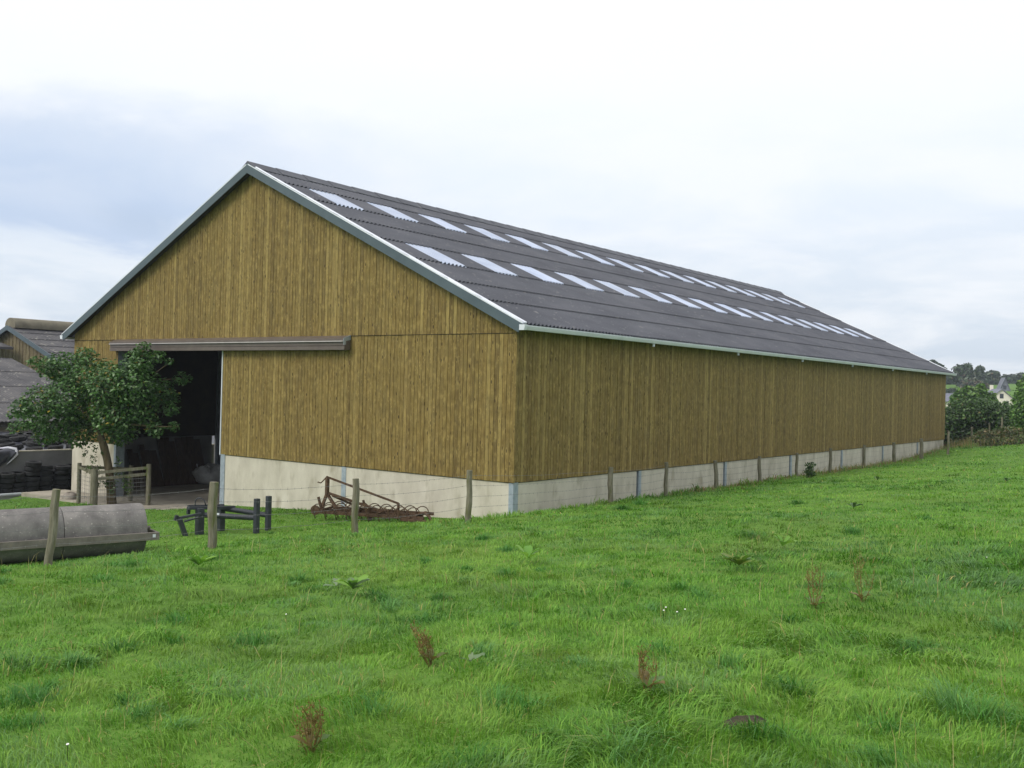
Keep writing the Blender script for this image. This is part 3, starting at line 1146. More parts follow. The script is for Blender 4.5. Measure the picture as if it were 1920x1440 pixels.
for px, py, dd, r_ in [(165, 705, 0, 40), (120, 690, .2, 30), (95, 690, -.2, 22), (205, 720, -.8, 42), (250, 720, -.9, 40), (262, 678, -.4, 26), (268, 655, -.2, 14), (125, 745, -.5, 42), (75, 755, -.7, 30), (42, 765, -.8, 20),
                      (60, 785, .4, 24), (110, 795, .4, 36), (165, 770, .8, 45), (215, 775, -.5, 42), (260, 765, -.4, 36), (300, 735, .0, 26), (320, 765, -.3, 15), (290, 805, -.8, 15), (325, 800, -.8, 10), (150, 812, .2, 28), (225, 805, .1, 30),
                      (85, 815, .8, 20), (30, 800, .8, 14), (160, 668, 0, 18), (298, 668, -.4, 12), (318, 678, -.4, 8), (340, 710, .2, 13), (355, 712, .2, 7), (65, 680, -.2, 12), (330, 745, 0, 10), (20, 778, -.7, 8)]:
    c = P(px, py, dd)
    r = 1.1 * r_ * TD / FPX
    lobes.append((*c, r, r, r * .92))
pts, d = lobe_points(lobes, 17500, .5)
nr = d * .6 + np.array([0, 0, .9]) + rng.normal(size=d.shape) * .55
cols = leaf_cols(len(pts), [(56, 90, 42), (74, 112, 52), (96, 136, 70), (132, 160, 110), (150, 134, 54)], [4, 4, 2.5, 1.2, .2])
v, f, ln, cc = leaf_mesh(pts, nr, rng.uniform(.095, .175, len(pts)), cols, .62)
fast_mesh('crown', v, f, ln, cc, M['leaf'], tree)
# sucker shoots round the trunk
q = []
for px, py, s_ in [(175, 860, 7), (160, 850, 6), (185, 880, 7), (168, 880, 8), (198, 900, 8), (220, 890, 9), (222, 865, 7), (235, 900, 10), (240, 915, 9), (180, 905, 8), (210, 915, 9), (192, 850, 5), (178, 842, 6)]:
    c = P(px, py, -.3)
    r = s_ * TD / FPX
    q.append((*c, r, r, r * 1.5))
pts, d = lobe_points(q, 520, .1)
cols = leaf_cols(len(pts), [(58, 84, 38), (84, 110, 56), (104, 128, 72)], [3, 3, 1])
v, f, ln, cc = leaf_mesh(pts, d * .5 + np.array([0, 0, .7]) + rng.normal(size=d.shape) * .6, rng.uniform(.07, .12, len(pts)), cols, .6)
tag(fast_mesh('shoots', v, f, ln, cc, M['leaf'], tree), kind='stuff')

# ------------------------------------------------------------------ land roller
pr = at(262, 1030, 20.6)
pl = at(-60, 1058, 18.7)
zr_ = float(gz(pr[0], pr[1]))
ax = np.array([pl[0] - pr[0], pl[1] - pr[1], 0])
rl_len = float(np.linalg.norm(ax))
ax /= rl_len
RR = .52
ctr0 = np.array([pr[0], pr[1], zr_ + RR - .03])
roller = thing('land_roller', (*((pr + pl) / 2)[:2], zr_), 'weathered concrete land roller in a steel channel frame lying behind the fence', 'roller')
half = rl_len / 2
for k in range(2):
    mb = MB()
    a0 = k * half + (.0 if k == 0 else .004)
    a1 = (k + 1) * half
    mb.lathe(ctr0, ax, [(a0, 0.02), (a0, RR - .06), (a0 + .004, RR - .005), (a0 + (.05 if k == 0 else .012), RR), (a1 - (.012 if k == 0 else .05), RR), (a1 - .004, RR - .005), (a1, RR - .06), (a1, .02)], 56)
    obj('drum', mb, M['roller'], roller, smooth=True)
pp = np.array([-ax[1], ax[0], 0])
if pp @ (CAM - ctr0) < 0:
    pp = -pp
fz = ctr0[2] - .10
for sgn in (1, -1):
    mb = MB()
    A = ctr0 + pp * sgn * (RR + .10) - ax * .20
    B = ctr0 + pp * sgn * (RR + .10) + ax * (rl_len + .2)
    A[2] = B[2] = fz
    mb.bar(A, B, .02, .15)
    for dz in (-.068, .068):
        o2 = np.array([0, 0, dz])
        mb.bar(A + o2 - pp * sgn * .045, B + o2 - pp * sgn * .045, .09, .014)
    obj('frame_rail', mb, M['roller_frame'], roller)
for e_ in (-.19, rl_len + .19):
    mb = MB()
    A = ctr0 + ax * e_ + pp * (RR + .085)
    B = ctr0 + ax * e_ - pp * (RR + .085)
    A[2] = B[2] = fz
    mb.bar(A, B, .05, .146)
    obj('end_bar', mb, M['roller_frame'], roller)
mb = MB()
mb.tube([ctr0 - ax * .2, ctr0 + ax * (rl_len + .2)], .035, 10)
obj('axle', mb, M['roller_frame'], roller, smooth=True)
mb = MB()
A = ctr0 + pp * (RR + .113) - ax * .10
A[2] = fz + .01
mb.bar(A - ax * .03, A + ax * .03, .004, .07)
obj('white_plate', mb, M['white_metal'], roller)

# ------------------------------------------------------------------ dismantled loader frame
lbase = on_ground(430, 998)
LD = float((lbase - CAM) @ _f)
loader = thing('loader_frame', lbase, 'black steel loader frame standing on four legs in the grass behind the fence', 'machine part')


def LP(px, py, dd=0.0):
    return at(px, py, LD + dd)


def lbar(name, a, b_, w_=.09, h_=.09, mat='blacksteel', rnd=True):
    mb = MB()
    if rnd:
        mb.tube([a, b_], w_ / 2, 12)
    else:
        mb.bar(a, b_, w_, h_)
    return obj(name, mb, M[mat], loader, smooth=rnd, bevel=0 if rnd else .008)


gzz = lambda px, dd: float(gz(*LP(px, 990, dd)[:2]))


def leg(px, pyt, dd, w_, lean=0):
    t_ = LP(px, pyt, dd)
    f_ = t_.copy()
    f_[2] = float(gz(t_[0], t_[1])) - .1
    f_ += _r0 * lean
    return lbar('leg', f_, t_, w_, w_, rnd=False)


leg(482, 935, -.35, .115)
leg(504, 930, .25, .115)
leg(375, 953, -.35, .16)
leg(415, 950, .35, .15)
lbar('arm', LP(372, 965, -.30), LP(480, 971, -.30), .13)
lbar('arm', LP(412, 952, .32), LP(502, 966, .32), .13)
lbar('cross_bar', LP(353, 953, -.5), LP(440, 951, .38), .09, .07, rnd=False)
lbar('cross_bar', LP(352, 949, -.2), LP(420, 947, .5), .06, .05, rnd=False)
lbar('bracket', LP(354, 950, -.4), LP(353, 964, -.4), .08, .06, rnd=False)
t_ = LP(336, 972, -.7)
f_ = LP(349, 1003, -.6)
f_[2] = float(gz(f_[0], f_[1])) - .05
lbar('leg', f_, t_, .15, .10, rnd=False)
lbar('link', LP(332, 972, -.7), LP(378, 963, -.5), .09, .06, rnd=False)
lbar('hydraulic_ram', LP(345, 978, -.7), LP(372, 970, -.6), .05)
lbar('link', LP(332, 966, -.75), LP(329, 976, -.75), .09, .06, rnd=False)
mb = MB()
mb.tube([LP(366, 950, -.3), LP(366, 940, -.3), LP(370, 934, -.3), LP(377, 934, -.3), LP(383, 938, -.3), LP(386, 948, -.3)], .014, 6)
obj('hose', mb, M['blacksteel'], loader, smooth='all')
mb = MB()
A, B = LP(404, 963.5, -.40), LP(411, 964, -.40)
mb.bar(A, B, .01, .05)
obj('white_label', mb, M['white_metal'], loader)

# ------------------------------------------------------------------ rusty spring-tine cultivator
h0, h1 = on_ground(598, 976), on_ground(800, 978)
hu = np.array([h1[0] - h0[0], h1[1] - h0[1], 0])
hl = float(np.linalg.norm(hu))
hu /= hl
hv = np.array([-hu[1], hu[0], 0])
hz = (float(gz(h0[0], h0[1])) + float(gz(h1[0], h1[1]))) / 2
cult = thing('cultivator', (*((h0 + h1) / 2)[:2], hz), 'rusty spring-tine cultivator with a raised hitch frame resting against the barn base', 'cultivator')


def H(a, v_, z):
    """a: fraction along the frame, v_: metres back, z: metres up"""
    q = h0 + hu * (a * hl) + hv * v_
    return np.array([q[0], q[1], hz + z])


def hb(name, a, b_, w_=.06, h_=.06, rnd=False):
    mb = MB()
    if rnd:
        mb.tube([a, b_], w_ / 2, 8)
    else:
        mb.bar(a, b_, w_, h_)
    return obj(name, mb, M['rust'], cult, smooth=rnd)


for v_, a, c, z in ((-.05, -.06, .98, .16), (.38, -.02, .92, .17), (.75, .02, .97, .19)):
    hb('frame_bar', H(a, v_, z), H(c, v_, z), .07, .08)
for a in (.02, .33, .55, .9):
    hb('cross_piece', H(a, -.06, .20), H(a, .76, .22), .06, .05)
# hitch tower: mast, upper link, diagonals
hb('mast', H(.055, .1, 1.06), H(.055, .1, .60), .09, .08)
hb('mast', H(.055, .1, .66), H(.0, .1, .2), .07, .07)
hb('diagonal', H(.06, .1, .62), H(.19, .05, .14), .08, .06)
hb('top_link', H(.045, .1, 1.10), H(.70, .3, .47), .055, .05)
hb('top_link', H(.70, .3, .48), H(.70, .3, .2), .055, .05)
hb('diagonal', H(.07, .1, .66), H(.56, .3, .23), .075, .06)
hb('diagonal', H(.10, .12, .60), H(.36, .4, .24), .06, .05)
mb = MB()
mb.tube([H(.05, .1, 1.11), H(.02, .08, 1.0), H(.0, .06, .93), H(-.03, .05, .95)], .018, 6)
obj('hitch_hook', mb, M['rust'], cult, smooth='all')
hb('stand', H(-.02, .05, .55), H(.02, .05, .16), .06, .05)
hb('stand', H(.42, -.05, .55), H(.47, -.03, .1), .06, .05)
hb('stand', H(.47, .1, .35), H(.47, .1, .0), .10, .05)
for row, (v_, n) in enumerate(((-.05, 9), (.38, 8), (.75, 8))):
    for k in range(n):
        a = .02 + (k + .33 * row) / n * .9
        mb = MB()
        pts = []
        for q in range(11):
            an = -1.9 + q * .50
            pts.append(H(a, v_ + .15 * math.cos(an) - .02, .23 + .16 * math.sin(an) + .04))
        pts = [H(a, v_ + .02, .18)] + [H(a + .155 * math.cos(an) / hl, v_ - .12 + .10 * math.cos(an) * .5, .24 + .15 * math.sin(an)) for an in np.linspace(-.5, 3.9, 10)] + [H(a - .02, v_ - .16, .0)]
        mb.tube(pts, .014, 5)
        obj('tine', mb, M['rust'], cult, smooth='all')
mb = MB()
mb.tube([H(.90, .2, .22), H(.97, .1, .30), H(1.02, .0, .22), H(1.06, -.05, .06)], .04, 7)
obj('drag_arm', mb, M['rust'], cult, smooth='all')
hb('rear_bar', H(.78, -.15, .12), H(1.10, -.12, .08), .06, .07)
mb = MB()
mb.lathe(H(-.03, -.05, .2), hv, [(-.03, .02), (-.03, .13), (.03, .13), (.03, .02)], 16)
obj('depth_wheel', mb, M['rust'], cult, smooth=True)

# ------------------------------------------------------------------ silage clamp, tyres, kerb (left of the barn)
WX = onp(60, 925, 2, -1.25)[0]
cw = thing('clamp_wall', (WX, 2, -1.3), 'low grey concrete silage clamp wall behind the stacked tyres', 'wall')
wt = onp(100, 845, 0, WX)[2]
mb = MB()
mb.box((WX - .2, -14, -1.5), (WX, 15, wt))
obj('wall_panel', mb, M['clampwall'], cw, bevel=.01)
mb = MB()
mb.box((WX - .21, -14, wt), (WX + .01, 15, wt + .04))
obj('coping', mb, M['concrete'], cw)

# tarp-covered heap
nxh, nyh = 40, 60
hx = np.linspace(WX - 9, WX - .22, nxh)
hy = np.linspace(-14, 15, nyh)
HX, HY = np.meshgrid(hx, hy, indexing='ij')


def heapz(x, y):
    t_ = np.clip((WX - .22 - x) / 9, 0, 1)
    return wt - .05 + .42 * np.sin(t_ * math.pi * .62) + (vnoise(x * 1.7, y * 1.7) - .5) * .16


HZ = heapz(HX, HY)
ii, jj = np.meshgrid(np.arange(nxh - 1), np.arange(nyh - 1), indexing='ij')
k0 = (ii * nyh + jj).ravel()
heap = fast_mesh('silage_sheet', np.stack([HX, HY, HZ], -1).reshape(-1, 3), np.stack([k0, k0 + nyh, k0 + nyh + 1, k0 + 1], 1).ravel(), np.full(len(k0), 4), None, M['tarp'], loc=(WX - 4, 0, wt))
heap.data.polygons.foreach_set('use_smooth', [True] * len(heap.data.polygons))
tag(heap, 'black plastic sheet spread over the silage heap behind the clamp wall', 'plastic sheet')
# loose fold hanging over the wall
fy0 = onp(-30, 850, 0, WX)[1]
fy1 = onp(34, 850, 0, WX)[1]
mb = MB()
nu, nv_ = 18, 12
vs = []
for i in range(nu + 1):
    u_ = i / nu
    yy = fy0 + (fy1 - fy0) * u_
    drop = (1.0 - u_) ** .7 * .95 + .04
    for j in range(nv_ + 1):
        v_ = j / nv_
        fold = .05 * math.sin(u_ * 22 + v_ * 3) + .04 * math.sin(u_ * 9)
        if v_ < .3:
            vs.append((WX - .6 + .7 * v_ / .3, yy, wt + .09 + .05 * math.sin(v_ * 10 + u_ * 8)))
        else:
            tt = (v_ - .3) / .7
            vs.append((WX + .10 + fold * tt + .08 * math.sin(tt * 3.1), yy + .25 * tt * u_ * 0 - .1 * tt, wt + .08 - drop * tt))
fs = []
for i in range(nu):
    for j in range(nv_):
        fs.append((i * (nv_ + 1) + j, i * (nv_ + 1) + j + 1, (i + 1) * (nv_ + 1) + j + 1, (i + 1) * (nv_ + 1) + j))
mb.add(vs, fs)
fold = thing('sheet_fold', (WX, fy1, wt), 'loose fold of black sheet with white underside hanging over the clamp wall', 'plastic sheet')
obj('hanging_sheet', mb, M['tarp'], fold, smooth='all')
mb = MB()
ye = fy1
mb.tube([(WX - .4, ye - .6, wt + .12), (WX - .1, ye - .35, wt + .17), (WX + .12, ye - .15, wt + .13), (WX + .16, ye - .12, wt - .08), (WX + .16, ye - .35, wt - .32), (WX + .15, ye - .5, wt - .45)], [.03, .05, .06, .05, .03, .015], 8)
obj('white_edge', mb, M['tarp_white'], fold, smooth='all')

# tyre mesh
tm = MB()
prof = []
RO, RI, HW = .31, .19, .10
for (a, r_) in [(-HW * .8, RI), (-HW, RI + .03), (-HW, RO - .05), (-HW * .8, RO - .012), (-HW * .62, RO), (-.035, RO), (-.03, RO - .01), (-.02, RO - .01), (-.015, RO), (.015, RO), (.02, RO - .01), (.03, RO - .01), (.035, RO),
                (HW * .62, RO), (HW * .8, RO - .012), (HW, RO - .05), (HW, RI + .03), (HW * .8, RI), (HW * .55, RI + .03), (0, RI + .08), (-HW * .55, RI + .03), (-HW * .8, RI)]:
    prof.append((a, r_))
tm.lathe((0, 0, 0), (0, 0, 1), prof, 24)
tyre0 = obj('tyre', tm, M['rubber'], None, smooth=True)
tyre_me = tyre0.data
COL.objects.unlink(tyre0)
bpy.data.objects.remove(tyre0)


def tyre(loc, rot, sc, label, group):
    o = bpy.data.objects.new('tyre', tyre_me)
    o.location = tuple(float(c) for c in loc)
    o.rotation_euler = rot
    o.scale = (sc, sc, sc * random.uniform(.9, 1.08))
    COL.objects.link(o)
    return tag(o, label, 'tyre', group)


ordw = ['bottom', 'second', 'third', 'fourth', 'fifth', 'sixth', 'seventh']
stackn = ['in the stack nearest the barn corner', 'in the second stack from the barn corner', 'in the middle stack along the clamp wall', 'in the tallest stack along the clamp wall',
          'in the short stack beside the tallest one', 'in the short stack under the hanging sheet', 'in the stack beyond the hanging sheet']
for k, (px, pt) in enumerate([(136, 866), (112, 866), (84, 872), (57, 864), (33, 879), (9, 882), (-18, 880)]):
    sx = WX + .42
    q = onp(px, 900, 0, sx)
    g0 = float(gz(sx, q[1]))
    ztop = at(px, pt, float((q - CAM) @ _f))[2]
    z = g0
    j = 0
    while z + .15 < ztop and j < 7:
        hh = random.uniform(.19, .205)
        tyre((sx + random.uniform(-.03, .03) + .03 * j * (k % 2), q[1] + random.uniform(-.03, .03), z + hh / 2), (random.uniform(-.04, .04) + (.06 if j > 2 else 0), random.uniform(-.05, .05), random.uniform(0, 6)), random.uniform(.94, 1.02),
             'black tyre, %s from the ground %s' % (ordw[j] if j else 'lowest', stackn[k]), 'tyres stacked along the clamp wall')
        z += hh
        j += 1
# tyres on the sheet
seen = []
for k in range(3000):
    x = WX - random.uniform(.45, 5.2)
    y = onp(random.uniform(-50, 150), 830, 0, x)[1]
    if any((x - a) ** 2 + (y - c) ** 2 < .62 ** 2 for a, c in seen):
        continue
    if len(seen) >= 60:
        break
    seen.append((x, y))
    z = float(heapz(np.array(x), np.array(y)))
    e_ = .25
    sx_ = (float(heapz(np.array(x + e_), np.array(y))) - float(heapz(np.array(x - e_), np.array(y)))) / (2 * e_)
    sy_ = (float(heapz(np.array(x), np.array(y + e_))) - float(heapz(np.array(x), np.array(y - e_)))) / (2 * e_)
    tyre((x, y, z + .085), (math.atan(sy_) + random.uniform(-.05, .05), -math.atan(sx_) + random.uniform(-.05, .05), random.uniform(0, 6)), random.uniform(.92, 1.08),
         'black tyre lying flat on the silage sheet behind the clamp wall', 'tyres weighing down the silage sheet')

# kerb, white plank and boulder in front of the clamp
kx = WX + 1.1
ka, kb = onp(-60, 930, 0, kx)[1], onp(124, 925, 0, kx)[1]
mb = MB()
mb.box((kx - .12, ka - 3, -1.6), (kx + .14, kb + 1.5, float(gz(kx, 0)) + .16))
tag(obj('kerb', mb, M['clampwall'], None, bevel=.015), kind='structure')
mb = MB()
y1 = onp(52, 926, 0, kx)[1]
mb.box((kx - .05, ka - 2, float(gz(kx, 0)) + .164), (kx + .09, y1, float(gz(kx, 0)) + .215))
tag(obj('white_plank', mb, M['white_metal'], None, bevel=.004), 'narrow white plank lying on the kerb before the tyre stacks', 'plank')
bq = on_ground(131, 938)
mb = MB()
vs = []
for j in range(9):
    ph = math.pi * j / 8
    for i in range(14):
        th = 2 * math.pi * i / 14
        k = 1 + .35 * (float(vnoise(np.array(math.cos(th) * 1.5 + 7), np.array(math.sin(th) * 1.5 + j * .5))) - .5)
        vs.append((bq[0] + .34 * k * math.sin(ph) * math.cos(th), bq[1] + .26 * k * math.sin(ph) * math.sin(th), float(gz(bq[0], bq[1])) + .10 + .20 * k * -math.cos(ph)))
fs = [(j * 14 + i, j * 14 + (i + 1) % 14, (j + 1) * 14 + (i + 1) % 14, (j + 1) * 14 + i) for j in range(8) for i in range(14)]
mb.add(vs, fs)
tag(obj('boulder', mb, M['boulder'], None, smooth=True, loc=(bq[0], bq[1], float(gz(bq[0], bq[1])))), 'pale rounded boulder in the grass by the barn corner and tree guard', 'boulder')

# ------------------------------------------------------------------ older farm buildings behind, left
Y2 = 9.0
apx = onp(25, 612, 1, Y2)
rgt = onp(108, 668, 1, Y2)
sl2 = (apx[2] - rgt[2]) / (rgt[0] - apx[0])
HW2 = 7.0
xe2 = apx[0] + HW2
ze2 = apx[2] - sl2 * HW2
ob = thing('old_barn', (apx[0], Y2, -1.3), 'old weathered board barn with grey corrugated roof and rounded ridge vent behind the tyres', 'barn')
mb = MB()
npk = 64
for i in range(npk):
    x0 = apx[0] - HW2 + .3 + i * (2 * HW2 - .6) / npk
    x1 = x0 + (2 * HW2 - .6) / npk
    za, zb_ = [apx[2] - .1 - sl2 * abs(xx - apx[0]) for xx in (x0, x1)]
    pr_ = .02 if i % 2 else 0
    m1 = MB()
    m1.add([(x0, Y2 - pr_, -1.4), (x1 - .01, Y2 - pr_, -1.4), (x1 - .01, Y2 + .05, -1.4), (x0, Y2 + .05, -1.4), (x0, Y2 - pr_, za), (x1 - .01, Y2 - pr_, zb_), (x1 - .01, Y2 + .05, zb_), (x0, Y2 + .05, za)],
           [(3, 2, 1, 0), (4, 5, 6, 7), (0, 1, 5, 4), (1, 2, 6, 5), (2, 3, 7, 6), (3, 0, 4, 7)], prnd())
    obj('plank', m1, M['old_plank'], ob)
mb = MB()
mb.box((apx[0] - HW2 + .3, Y2 + .05, -1.4), (apx[0] + HW2 - .3, Y2 + 40, ze2))
obj('wall', mb, M['lining'], ob)
L2 = 40
for sd in (1, -1):
    mb = MB()
    for r_ in range(6):
        s0, s1 = r_ * HW2 / 6, (r_ + 1) * HW2 / 6 + .08
        nw = 620 if sd == 1 else 60
        vs = []
        for k in range(nw + 1):
            yy = Y2 - .35 + (L2 + .35) * k / nw
            h = .024 * math.cos(2 * math.pi * yy / (PITCHW * 1.5)) if sd == 1 else 0
            vs += [(apx[0] + sd * s0, yy, apx[2] - s0 * sl2 + h), (apx[0] + sd * s1, yy, apx[2] - s1 * sl2 + h + .04), (apx[0] + sd * s1, yy, apx[2] - s1 * sl2 + h + .02)]
        m1 = MB()
        m1.add(vs, [(a * 3 + q, a * 3 + q + 1, a * 3 + 4 + q, a * 3 + 3 + q) for a in range(nw) for q in (0, 1)])
        obj('roof_sheet', m1, M['oldroof'], ob, smooth=True)
    m1 = MB()
    m1.prism([(apx[0] + sd * .003, apx[2] + .05), (apx[0] + sd * HW2, ze2 + .05), (apx[0] + sd * HW2, ze2 - .22), (apx[0] + sd * .003, apx[2] - .24)], 'y', Y2 - .40, Y2 - .36)
    obj('barge_board', m1, M['barge'], ob)
m1 = MB()
arc = [(apx[0] + .62 * math.cos(a), apx[2] + .06 + .46 * math.sin(a)) for a in np.linspace(-.35, math.pi + .35, 14)]
m1.prism(arc, 'y', Y2 - .2, Y2 + L2)
obj('ridge_vent', m1, M['ventroof'], ob, smooth=True)

# lean-to in front of the old barn
e0 = at(0, 790, 45)
XE, ZE3 = e0[0], e0[2]
v1 = onp(20, 672, 1, Y2 - 1.2)
SLP = (v1[2] - ZE3) / (XE - v1[0])
lt = thing('lean_to_shed', (XE, 0, -1.3), 'low shed with a lichen-spotted grey corrugated roof in front of the old board barn', 'shed')
RUN = XE - v1[0]
for r_ in range(4):
    a0, a1 = r_ * RUN / 4, (r_ + 1) * RUN / 4 + (.1 if r_ < 3 else .15)
    nw = 560
    vs = []
    for k in range(nw + 1):
        yy = -12 + (Y2 - 1.2 + 12) * k / nw
        h = .024 * math.cos(2 * math.pi * yy / PITCHW)
        vs += [(v1[0] + a0, yy, v1[2] - a0 * SLP + h), (v1[0] + a1, yy, v1[2] - a1 * SLP + h + .035), (v1[0] + a1, yy, v1[2] - a1 * SLP + h + .015)]
    m1 = MB()
    m1.add(vs, [(a * 3 + q, a * 3 + q + 1, a * 3 + 4 + q, a * 3 + 3 + q) for a in range(nw) for q in (0, 1)])
    obj('roof_sheet', m1, M['oldroof'], lt, smooth=True)
m1 = MB()
m1.box((XE - .02, -12, ZE3 - .22), (XE + .06, Y2 - 1.2, ZE3 - .03))
obj('fascia', m1, M['dark'], lt)
m1 = MB()
m1.box((XE - .7, -12, -1.4), (XE - .5, Y2 - 1.25, ZE3 + .1))
obj('wall', m1, M['concrete'], lt)
for y in np.arange(-11, 7, 3):
    m1 = MB()
    m1.box((XE - .2, y, -1.4), (XE - .05, y + .15, ZE3 - .05))
    obj('post', m1, M['galv'], lt)
m1 = MB()
m1.box((v1[0] - 5, -12, v1[2] - .1), (v1[0] + .02, Y2 - 1.3, v1[2] + .02))
obj('rear_roof', m1, M['oldroof'], lt)
q = onp(-12, 652, 1, Y2 - .6)
q2 = onp(20, 668, 1, Y2 - .6)
m1 = MB()
m1.prism([(q[0] - 3, q[2] + 1), (q2[0], q2[2] + .55), (q2[0], q2[2] + .40), (q[0] - 3, q[2] + .8)], 'y', Y2 - 2.2, Y2 - .45)
obj('canopy', m1, M['oldroof'], ob)

# ------------------------------------------------------------------ right-hand background
PAL_D = [(44, 70, 32), (60, 90, 40), (78, 110, 50), (100, 130, 64), (106, 92, 52)]


def bush(name, lobes, n, size, pal, wts, label, cat, group=None, stem=True):
    lb = np.array(lobes)
    c = lb[:, :3].mean(0)
    zb = float(gz(c[0], c[1]))
    root = thing(name, (c[0], c[1], zb), label, cat, group)
    pts, d = lobe_points(lobes, n, .45)
    cols = leaf_cols(n, pal, wts, .3)
    v, f, ln, cc = leaf_mesh(pts, d * .7 + np.array([0, 0, .6]) + rng.normal(size=d.shape) * .6, rng.uniform(size * .6, size * 1.35, n), cols, .65)
    fast_mesh('crown' if cat == 'tree' else 'foliage', v, f, ln, cc, M['leaf'], root)
    if stem:
        mb = MB()
        for l in lobes[:6]:
            x, y = l[0] * .6 + c[0] * .4, l[1] * .6 + c[1] * .4
            z0 = float(gz(x, y))
            mb.tube([(x, y, z0 - .3), ((x + l[0]) / 2, (y + l[1]) / 2, (z0 + l[2]) / 2), (l[0], l[1], l[2] + l[5] * .5)], [max(.05, .05 * l[5]), .035 * l[5] + .02, .02], 6)
        obj('trunk' if cat == 'tree' else 'stems', mb, M['bark'], root, smooth='all')
    return root


def lob(specs, dep):
    out = []
    for px, py, r_, dd in specs:
        c = at(px, py, dep + dd)
        r = r_ * (dep + dd) / FPX
        out.append((*c, r, r, r * .85))
    return out


bush('hedge', lob([(1768, 800, 30, 0), (1790, 785, 34, 0), (1815, 775, 36, 0), (1845, 775, 34, 0), (1870, 785, 34, 0), (1780, 815, 28, 0), (1820, 810, 32, 0), (1860, 808, 28, 0), (1750, 790, 40, 3), (1890, 795, 30, -1), (1800, 758, 14, 3), (1835, 758, 16, 3), (1862, 770, 18, 2), (1780, 775, 18, 2), (1890, 775, 18, 2), (1772, 838, 18, 0), (1790, 838, 20, 0), (1812, 836, 20, 0), (1835, 834, 20, 0), (1858, 832, 18, 0), (1765, 825, 18, 1), (1885, 766, 16, 1), (1902, 772, 18, 1), (1900, 795, 24, 0), (1915, 790, 24, 1), (1880, 825, 20, 1), (1905, 822, 20, 1), (1845, 752, 10, 2), (1815, 750, 10, 2)], 67),
     21000, .20, PAL_D, [4, 4, 3, 1, .3], 'dense dark green hedge closing the field beyond the barn end', 'hedge')
bush('shrub', lob([(1920, 775, 26, 0), (1938, 745, 34, 0), (1928, 800, 28, 0), (1908, 800, 16, 0), (1955, 770, 40, 2), (1908, 752, 12, 1), (1915, 735, 12, 1)], 60), 7000, .17, [(54, 86, 34), (76, 114, 44), (98, 138, 56), (120, 152, 76)], [3, 4, 3, 1],
     'bright green leafy shrub at the right end of the hedge', 'shrub')
bush('bramble', lob([(1866, 816, 13, 0), (1880, 810, 12, 0), (1894, 806, 10, 1), (1908, 812, 12, 0), (1856, 822, 10, 0), (1846, 815, 14, 0), (1902, 815, 14, 0), (1830, 822, 10, -2), (1850, 832, 14, -1), (1870, 832, 16, -1), (1890, 830, 16, -1), (1910, 828, 14, -1)], 58), 3800, .13, [(74, 82, 44), (104, 98, 60), (130, 116, 76), (84, 104, 54)], [3, 2, 1, 3],
     'brownish bramble thicket at the foot of the hedge', 'bramble', stem=False)
for px, py, dep, sp, lab in [
    (1812, 735, 105, [(1806, 742, 16, 0), (1834, 739, 17, 0), (1852, 748, 15, 0), (1820, 750, 20, 0), (1793, 750, 12, 0), (1840, 727, 8, 0), (1814, 729, 7, 0)], 'bright green bushy tree rising just behind the hedge'),
    (1905, 725, 110, [(1922, 722, 14, 0), (1934, 716, 18, 0), (1920, 738, 12, 0), (1940, 730, 20, 0)], 'leafy green tree behind the bright shrub')]:
    bush('hedgerow_tree', lob(sp, dep), 3000, .42, [(58, 90, 38), (80, 116, 46), (102, 136, 58), (120, 146, 74)], [3, 4, 3, 1], lab, 'tree')

FPAL = [(52, 70, 48), (64, 84, 54), (78, 98, 64), (96, 104, 70), (110, 92, 68)]
for dep, sp, lab, wv in [
    (300, [(1802, 697, 15, 0), (1812, 690, 11, 0), (1796, 706, 13, 0), (1815, 705, 14, 0), (1806, 712, 16, 0), (1788, 705, 8, 0)], 'large round tree on the hill crest nearest the barn roof', [3, 4, 3, 2, 1]),
    (310, [(1748, 684, 10, 0), (1760, 690, 9, 0), (1752, 700, 14, 0), (1770, 705, 8, 0), (1772, 694, 4, 0)], 'dark tree crown peeping over the barn roof edge', [4, 4, 2, 1, 0]),
    (320, [(1832, 703, 12, 0), (1838, 692, 7, 0), (1826, 712, 14, 0), (1844, 712, 10, 0)], 'twin-topped tree on the hill crest beside the large round one', [4, 4, 2, 1, 0]),
    (290, [(1822, 722, 14, 0), (1836, 727, 14, 0), (1812, 727, 10, 0), (1848, 730, 10, 0)], 'brownish spreading tree on the slope below the crest trees', [2, 3, 2, 2, 3]),
    (330, [(1858, 704, 10, 0), (1866, 703, 8, 0), (1862, 714, 12, 0), (1850, 714, 10, 0)], 'broad flat-topped tree on the hill crest', [3, 4, 3, 1, .3]),
    (360, [(1885, 712, 10, 0), (1898, 710, 9, 0), (1875, 714, 8, 0), (1890, 720, 9, 0)], 'low tree in the distant belt left of the frame-edge crown', [3, 4, 3, 1, .3]),
    (360, [(1914, 708, 10, 0), (1930, 707, 12, 0), (1906, 716, 9, 0), (1920, 718, 10, 0)], 'wide low tree in the distant belt', [3, 4, 3, 1, .3]),
    (290, [(1848, 735, 12, 0), (1858, 738, 9, 0), (1840, 740, 12, 0)], 'dark rounded tree in front of the pale-gabled house', [4, 4, 2, 0, 0]),
    (270, [(1785, 737, 9, 0), (1795, 735, 7, 0), (1776, 738, 8, 0)], 'low dark bush row below the strip of pasture', [4, 4, 2, 0, 0]),
    (330, [(1780, 714, 7, 0), (1792, 716, 6, 0), (1770, 716, 7, 0)], 'field hedge above the strip of pasture', [4, 4, 2, 0, 0])]:
    bush('crest_tree', lob(sp, dep), 2400, 1.1, FPAL, wv, lab, 'tree', 'trees on the far hillside')


